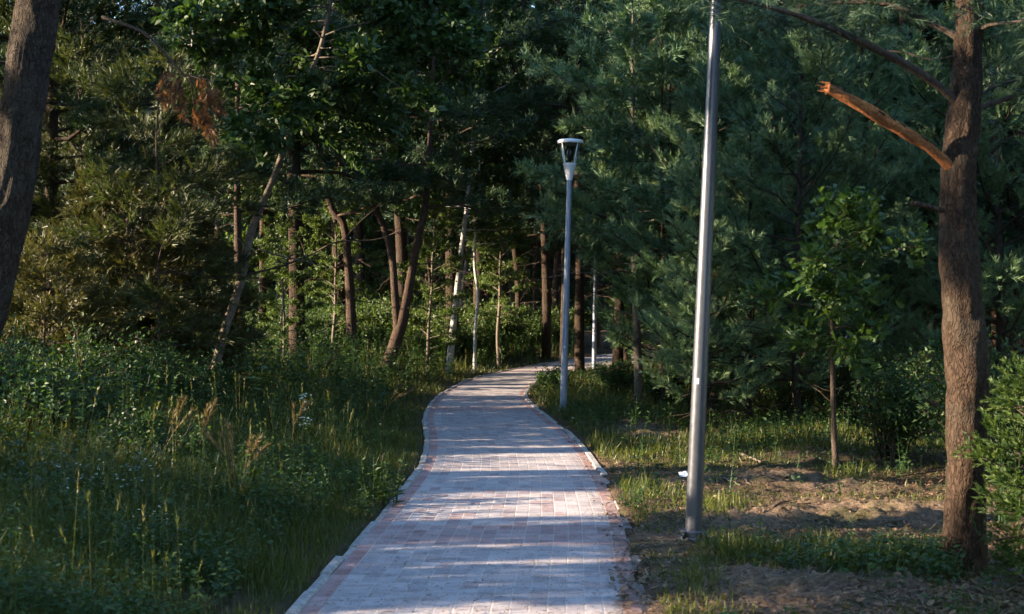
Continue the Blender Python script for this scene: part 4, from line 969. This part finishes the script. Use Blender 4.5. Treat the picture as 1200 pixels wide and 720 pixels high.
weeds(7000, 150, 680, 18, 46, -1, .5, 1.15, .075, 16, 1.2, lambda x, y, s: np.clip(.25 + (fbm2(x, y, .5, 99, 3) - .3), 0, 1) * np.clip((s - .2) / 1.5, .04, 1))
weeds(3000, -150, 260, 8, 22, -1, .6, 1.2, .07, 20, 1.2, lambda x, y, s: np.clip((s - 2.2) / 1.5, 0, 1))
weeds(8000, 600, 1330, 11, 40, 1, .12, .5, .048, 13, 1.2, lambda x, y, s: np.clip(-.1 + 1.6 * (fbm2(x, y, .6, 103, 3) - .25), 0, 1) * np.clip((y - 12) / 4, .1, 1))
weeds(3600, 730, 1330, 6.3, 14, 1, .05, .2, .04, 10, 1.2, lambda x, y, s: np.clip(1.8 * (fbm2(x, y, 1.1, 105, 3) - .45), 0, 1) * (1 - sandiness(x, y)))
weeds(900, 880, 1130, 7.2, 9.6, 1, .08, .24, .05, 12, 1.2, lambda x, y, s: np.exp(-(((x - 2.85) / .9) ** 2 + ((y - 8.2) / .5) ** 2)) * .9)
tag(g.build('undergrowth', M['herb']), 'leafy weeds mixed through the grass along the path', 'undergrowth', kind='stuff')

# needle litter and crumbs on the earth and over the paving's edge
g = Geo(); n = 60000
x, y = scatter(n, 640, 1300, 6.3, 16, 1.5); s = x - right_edge(y)
keep = (s > -.35) & (rng.random(n) < np.where(s < .1, np.clip(.7 + s * 2.2, 0, 1), .6))
x, y = x[keep], y[keep]; n = len(x)
zz = np.maximum(ground_z(x, y), .004) + .004
a = rng.uniform(0, 6.28, n); D = np.stack([np.cos(a), np.sin(a), rng.normal(0, .12, n)], 1)
leaves(g, np.stack([x, y, zz], 1), D, rng.uniform(.02, .09, n) * rng.choice([1, 1, 1, 2.2], n), rng.uniform(.004, .012, n), rng, 'needle', 0, None, np.tile([[0, 0, 1.]], (n, 1)))
n = 5000; x, y = scatter(n, 340, 760, 6.3, 20, 1.5); keep = (out_of_path(x, y) < -.1) & (rng.random(n) < .8); x, y = x[keep], y[keep]; n = len(x)
a = rng.uniform(0, 6.28, n); D = np.stack([np.cos(a), np.sin(a), rng.normal(0.1, .1, n)], 1)
leaves(g, np.stack([x, y, np.full(n, .012)], 1), D, rng.uniform(.015, .05, n), rng.uniform(.004, .012, n), rng, 'leaf', 0, None, np.tile([[0, 0, 1.]], (n, 1)))
M['litter'] = foliage_mat('fallen_litter', [(0, (.05, .032, .02)), (.5, (.13, .08, .045)), (1, (.30, .21, .12))], .0, objvar=0)
n = 7000; x, y = scatter(n, 640, 1300, 6.3, 16, 1.5); s = x - right_edge(y); keep = (s > -.2) & (rng.random(n) < fbm2(x, y, 1.3, 131, 3) * 1.5 - .25); x, y = x[keep], y[keep]; n = len(x)
a = rng.uniform(0, 6.28, n); D = np.stack([np.cos(a), np.sin(a), rng.normal(.1, .3, n)], 1); L = rng.uniform(.025, .06, n)
leaves(g, np.stack([x, y, np.maximum(ground_z(x, y), .004) + .008], 1), D, L, L * .6, rng, 'round', 0, rng.uniform(.05, .7, n), np.stack([rng.normal(0, .4, n), rng.normal(0, .4, n), np.ones(n)], 1))
n = 9000; x, y = scatter(n, 640, 1300, 6.3, 15, 1.5); s = x - right_edge(y); keep = (s > -.25) & (rng.random(n) < .25 + .75 * (s > 0)) & (rng.random(n) < fbm2(x, y, 2.5, 121, 3) * 1.3); x, y = x[keep], y[keep]; n = len(x)
OCT = np.array([[1, 0, 0], [.3, .9, .1], [-.8, .5, -.1], [-.7, -.7, 0], [.4, -.9, .1], [.1, 0, .75]]); rr = rng.uniform(.004, .013, n) * rng.choice([1, 1, 1, 2.0], n); a = rng.uniform(0, 6.28, n)
V = OCT[None] * rr[:, None, None] * rng.uniform(.7, 1.3, (n, 6, 1)); V = np.stack([V[..., 0] * np.cos(a)[:, None] - V[..., 1] * np.sin(a)[:, None], V[..., 0] * np.sin(a)[:, None] + V[..., 1] * np.cos(a)[:, None], V[..., 2]], -1)
V = V + np.stack([x, y, np.maximum(ground_z(x, y), .003)], 1)[:, None]
fo = (np.arange(n) * 6)[:, None, None] + np.array([[0, 1, 5], [1, 2, 5], [2, 3, 5], [3, 4, 5], [4, 0, 5]])[None]
g.add(V.reshape(-1, 3), fo.reshape(-1, 3), 0, np.repeat(rng.uniform(.1, .6, n), 5))
tag(g.build('litter', M['litter']), 'fallen brown needles and crumbs strewn over the earth and paving edge', 'litter', kind='stuff')

# ------------------------------------------------------------------ single plants
def plume(seed, px, row, d, h, label, leanx=.1, mat='straw'):
    rg = np.random.default_rng(seed); x = X(px, d); z = gz1(x, d); top = Z(row, d) - z
    root = empty('plume_grass', (x - leanx, d, z), label, 'grass plume', 'plumed grasses in the meadow')
    g = Geo(); stems = [np.array([[0, 0, 0], [leanx * .3, rg.normal(0, .03), top * .55], [leanx + rg.normal(0, .05), rg.normal(0, .05), top * rg.uniform(.85, 1.0)]]) for _ in range(3)]
    c = Geo()
    for st in stems:
        sp, sr = smooth_poly(st, [.004, .003, .002], .08); tube(g, sp, sr, 4)
        t = rg.uniform(.72, 1.04, 130); P, D = along(sp, t); D = unit(D + rg.normal(0, .35, D.shape))
        leaves(c, P, D, rg.uniform(.03, .085, 130), .006, rg, 'needle', 0)
    t = rg.uniform(.0, .3, 20); P = np.stack([rg.normal(0, .03, 20), rg.normal(0, .03, 20), t * .2], 1)
    g2 = Geo(); leaves(g2, P, np.stack([rg.normal(0, .4, 20), rg.normal(0, .4, 20), np.ones(20)], 1), rg.uniform(.3, .7, 20) * top, .01, rg, 'blade', 0, None, None, .8)
    g.build('stem', M[mat], root); c.build('plume', M[mat], root); g2.build('leaf_blades', M['grass'], root)
plume(901, 216, 468, 10.5, .9, 'pale plumed grass under the smaller olive juniper', .2)
plume(902, 250, 466, 10.8, .9, 'plumed grass with soft beige head in the tall meadow', .15)
plume(903, 300, 515, 10.2, .7, 'shorter plumed grass above the sunlit meadow strip', .12)
plume(904, 395, 408, 19.0, 1.0, 'reddish-brown plume standing highest in the meadow', .35)
plume(905, 478, 452, 16.5, .6, 'golden plume leaning toward the paving bend', .4)
plume(906, 262, 500, 9.8, .7, 'thin tan plume in the shaded meadow', -.1)
plume(907, 352, 470, 13.0, .8, 'faint plume amid the middle of the meadow', .1)

def weed(name, label, cat, seed, loc, n_st, h, spread, mat, leaf, per, flowers=0, kind='leaf', fl_size=.012):
    rg = np.random.default_rng(seed); root = empty(name, loc, label, cat); s, c, f = Geo(), Geo(), Geo()
    for k in range(n_st):
        b = np.append(rg.normal(0, spread * .55, 2), -.02); tip = b + np.append(rg.normal(0, spread * .4, 2), h * rg.uniform(.6, 1.1))
        tube(s, [b, (b + tip) / 2 + rg.normal(0, .015, 3), tip], [.004, .003, .002], 4)
        t = rg.uniform(.15, 1, per)[:, None]; P = b * (1 - t) + tip * t + rg.normal(0, .01, (per, 3)); a = rg.uniform(0, 6.28, per)
        L = leaf * rg.uniform(.6, 1.3, per) * (1.2 - .6 * t[:, 0])
        leaves(c, P, np.stack([np.cos(a), np.sin(a), rg.normal(.3, .3, per)], 1), L, L * .42, rg, kind, 0, None, np.stack([rg.normal(0, .3, per), rg.normal(0, .3, per), np.ones(per)], 1))
        for q in range(flowers):
            p0 = tip + rg.normal(0, .03, 3); a = np.linspace(0, 6.28, 6)[:5] + rg.random(); tl = rg.normal(0, .35, 2)
            leaves(f, np.tile(p0, (5, 1)), np.stack([np.cos(a), np.sin(a), .3 + tl[0] * np.cos(a)], 1), fl_size, fl_size * .9, rg, 'round', 0, None, np.tile([[tl[0], -.5, 1.]], (5, 1)))
    s.build('stems', M['herb'], root); c.build('foliage', M[mat], root)
    if flowers: f.build('blossoms', M['petal'], root)
    return root
weed('flowering_weed', 'clump of weeds with tiny white flowers in deep shade beneath the dark bush', 'weed', 911, on_ground(118, 632), 34, .42, .28, 'grey_herb', .06, 14, 2)
weed('flowering_weed', 'second patch of white-flowered weeds closer to the bare earth', 'weed', 912, on_ground(150, 660), 14, .28, .2, 'grey_herb', .05, 12, 2)
weed('grey_weed', 'grey-green bushy weed beside the white flowers', 'weed', 913, on_ground(60, 640), 40, .62, .4, 'grey_herb', .07, 20)
weed('grey_weed', 'blue-grey leafy weed behind the white flowers', 'weed', 914, on_ground(105, 600), 40, .55, .35, 'grey_herb', .06, 20)
weed('leafy_weed', 'bright yellow-green sunlit weed near the paving edge', 'weed', 915, on_ground(447, 590), 16, .42, .12, 'thuja', .085, 16)
weed('leafy_weed', 'low yellow-green weed at the kerb by the sunlit weed', 'weed', 916, on_ground(424, 606), 10, .22, .1, 'thuja', .06, 10)
weed('leafy_weed', 'tall leafy weed beside the close pine foot', 'weed', 917, on_ground(1178, 0, 9.6), 12, 1.05, .16, 'thuja', .09, 24)
weed('leafy_weed', 'low green weed patch before the sandy heap', 'weed', 918, on_ground(985, 668), 30, .22, .3, 'oak', .05, 10)
weed('leafy_weed', 'bright weed tuft on the earth near the close pine foot', 'weed', 919, on_ground(1065, 664), 22, .24, .14, 'thuja', .07, 9)
weed('leafy_weed', 'ragged green weed growing by the sandy path edge', 'weed', 920, on_ground(748, 598), 18, .24, .16, 'oak', .055, 10)
weed('leafy_weed', 'small weed at the flange of the close lamp post', 'weed', 921, on_ground(838, 650), 9, .13, .1, 'oak', .045, 8)
weed('umbel_weed', 'weed with a flat white flower head in the meadow', 'weed', 922, on_ground(357, 0, 12.2), 2, .78, .05, 'herb', .07, 8, 14, fl_size=.014)
weed('large_leaved_plant', 'tall plant with big drooping pale leaves before the orange-footed pine', 'plant', 923, on_ground(296, 0, 17.5), 3, 1.15, .1, 'pale_leaf', .26, 6)
# dock leaf lying over the bare earth
root = empty('dock_plant', on_ground(185, 690), 'single broad pale leaf lying low over the bare earth', 'plant'); c = Geo(); rg = np.random.default_rng(930)
leaves(c, np.array([[-.1, 0, .06], [0, .04, .05], [.02, 0, .04]]), np.array([[1, .1, .12], [-1, .3, .5], [.3, .6, .8]]), np.array([.24, .14, .13]), np.array([.11, .06, .06]), rg, 'round', 0, None, np.array([[0, -.45, 1.], [0, -.2, 1], [0, -.8, .6]]))
c.build('leaf', M['pale_leaf'], root)
g = Geo(); tube(g, [(0, 0, -.03), (-.05, 0, .05), (-.1, 0, .065)], [.004, .004, .003], 5); g.build('stalk', M['herb'], root)

# ------------------------------------------------------------------ litter, sticks
def stick(seed, px0, r0, px1, r1, rad_, label, mat='bark_orange'):
    rg = np.random.default_rng(seed); d0, d1 = GD(r0), GD(r1); a = np.array([X(px0, d0), d0]); b_ = np.array([X(px1, d1), d1])
    t = np.linspace(0, 1, 6)[:, None]; p2 = a * (1 - t) + b_ * t + np.vstack([[0, 0], rg.normal(0, .012, (4, 2)), [0, 0]])
    z = ground_z(p2[:, 0], p2[:, 1]); z = np.maximum(z, np.linspace(z[0], z[-1], 6)) + rad_ * .8
    o = p2[0]; pts = np.column_stack([p2 - o, z - z[0]])
    g = Geo(); tube(g, *smooth_poly(pts, np.linspace(rad_, rad_ * .6, 6), .03), 7, cap=True)
    q = pts[3]; tube(g, [q, q + np.array([rg.normal(0, .05), rg.normal(0, .05), .05])], [rad_ * .5, rad_ * .2], 5)
    ob = g.build('fallen_stick', M[mat]); ob.location = (o[0], o[1], z[0]); tag(ob, label, 'stick')
stick(1, 864, 533, 894, 548, .018, 'sunlit fallen stick on the bank past the close lamp post', 'bark_pale')
stick(2, 846, 566, 868, 573, .010, 'short pale stick lying on the earth by the close lamp post', 'bark_pale')
stick(3, 870, 566, 880, 572, .008, 'little splinter of wood near the short pale stick', 'bark_pale')
stick(4, 800, 597, 838, 586, .012, 'thin dark root-like stick behind the close lamp post', 'twig')
stick(5, 1068, 700, 1086, 716, .010, 'pale stick at the bottom edge before the close pine', 'bark_pale')
stick(6, 1118, 552, 1060, 556, .012, 'thin stick on the shaded earth before the dark rounded bush', 'twig')
stick(7, 905, 598, 950, 592, .012, 'dark stick lying across the sandy heap', 'twig')
def scrap(seed, loc, w, h, mat, label, cat, name, stand=.5):
    rg = np.random.default_rng(seed); g = Geo(); n = 6; u, v = np.meshgrid(np.linspace(-.5, .5, n), np.linspace(-.5, .5, n))
    zz = (fbm2(u.ravel() * 3, v.ravel() * 3, 1.5, seed, 2) - .35) * h * .9
    V = np.stack([u.ravel() * w * (1 + .2 * v.ravel()), v.ravel() * w * .6, zz + (v.ravel() + .5) * h * stand + .003], 1); V2 = V + np.array([0, 0, .003])
    ii = (np.arange(n - 1)[:, None] * n + np.arange(n - 1)[None]); q = np.stack([ii, ii + 1, ii + n + 1, ii + n], -1).reshape(-1, 4)
    g.add(V2, q, smooth=True); g.add(V, q[:, ::-1], smooth=True)
    o = g.build(name, M[mat]); o.location = loc; tag(o, label, cat)
M['paper'] = plain_mat('white_paper', (.72, .74, .78), .7, var=.05)
M['red_plastic'] = plain_mat('red_plastic', (.45, .05, .03), .5); M['blue_plastic'] = plain_mat('blue_plastic', (.05, .16, .55), .45); M['grey_plastic'] = plain_mat('grey_blue_plastic', (.16, .2, .27), .4)
scrap(1, on_ground(801, 563), .085, .07, 'paper', 'crumpled white paper lying on the earth behind the close lamp post', 'litter', 'paper_scrap')
scrap(2, on_ground(897, 635), .035, .025, 'red_plastic', 'tiny red scrap on the sandy heap', 'litter', 'plastic_scrap')
scrap(3, on_ground(910, 634), .05, .02, 'paper', 'pale scrap beside the tiny red scrap', 'litter', 'paper_scrap')
x = X(872, 21.0); scrap(4, (x, 20.9, Z(417, 20.9)), .22, .12, 'blue_plastic', 'blue plastic scrap caught in the glossy leaved shrub', 'litter', 'plastic_scrap', .8)
for i, (px, row) in enumerate([(672, 492), (707, 476), (716, 481), (905, 478), (848, 474), (788, 480)]):
    scrap(10 + i, on_ground(px, row), .06, .03, 'paper', 'small pale scrap in the grass between the lamp posts', 'litter', 'paper_scrap'); 
for o in [o for o in bpy.data.objects if o.get('label') == 'small pale scrap in the grass between the lamp posts']: o['group'] = 'pale scraps in the grass'
g = Geo(); tube(g, *smooth_poly([(0, 0, .02), (.05, -.02, .018), (.12, -.05, .016), (.17, -.09, .016)], [.014, .015, .015, .014], .02), 10, cap=True)
o = g.build('plastic_pipe', M['grey_plastic']); o.location = on_ground(1133, 662, 8.0); o.location.y = 7.85; tag(o, 'short blue-grey plastic pipe at the foot of the close pine', 'pipe')

# ------------------------------------------------------------------ light, sky, camera
w = bpy.data.worlds.new('World'); scene.world = w; w.use_nodes = True; nt = w.node_tree
bg = nt.nodes['Background']; sky = nt.nodes.new('ShaderNodeTexSky'); sky.sky_type = 'NISHITA'; sky.sun_disc = False
sky.sun_elevation = SUN_EL; sky.sun_rotation = math.atan2(TO_SUN[0], TO_SUN[1]); sky.air_density = 1.0; sky.dust_density = .3; sky.ozone_density = 2.6
nt.links.new(sky.outputs[0], bg.inputs[0]); bg.inputs[1].default_value = .135
sl = bpy.data.lights.new('sun', 'SUN'); sl.energy = 4.6; sl.angle = rad(.5); sl.color = (1.0, .80, .58)
so = bpy.data.objects.new('sun', sl); COL.objects.link(so); so.rotation_euler = Vector(TO_SUN).to_track_quat('Z', 'Y').to_euler()
cam = bpy.data.cameras.new('camera'); co = bpy.data.objects.new('camera', cam); COL.objects.link(co)
co.location = (0, 0, H); co.rotation_euler = (rad(90), 0, 0); cam.sensor_width = 36; cam.lens = F / 1200 * 36; cam.shift_y = -5 / 1200
cam.clip_end = 2000; cam.clip_start = .05
cam.dof.use_dof = True; cam.dof.focus_distance = 17.0; cam.dof.aperture_fstop = 4.5
scene.camera = co
scene.view_settings.view_transform = 'Standard'; scene.view_settings.look = 'None'; scene.view_settings.gamma = 1; scene.view_settings.exposure = 2.58
cy = scene.cycles; cy.use_denoising = True; cy.max_bounces = 6; cy.diffuse_bounces = 3; cy.glossy_bounces = 2; cy.transmission_bounces = 4; cy.transparent_max_bounces = 6
cy.use_adaptive_sampling = True; cy.adaptive_threshold = .02; cy.caustics_reflective = False; cy.caustics_refractive = False
try: cy.denoiser = 'OPENIMAGEDENOISE'
except Exception: pass
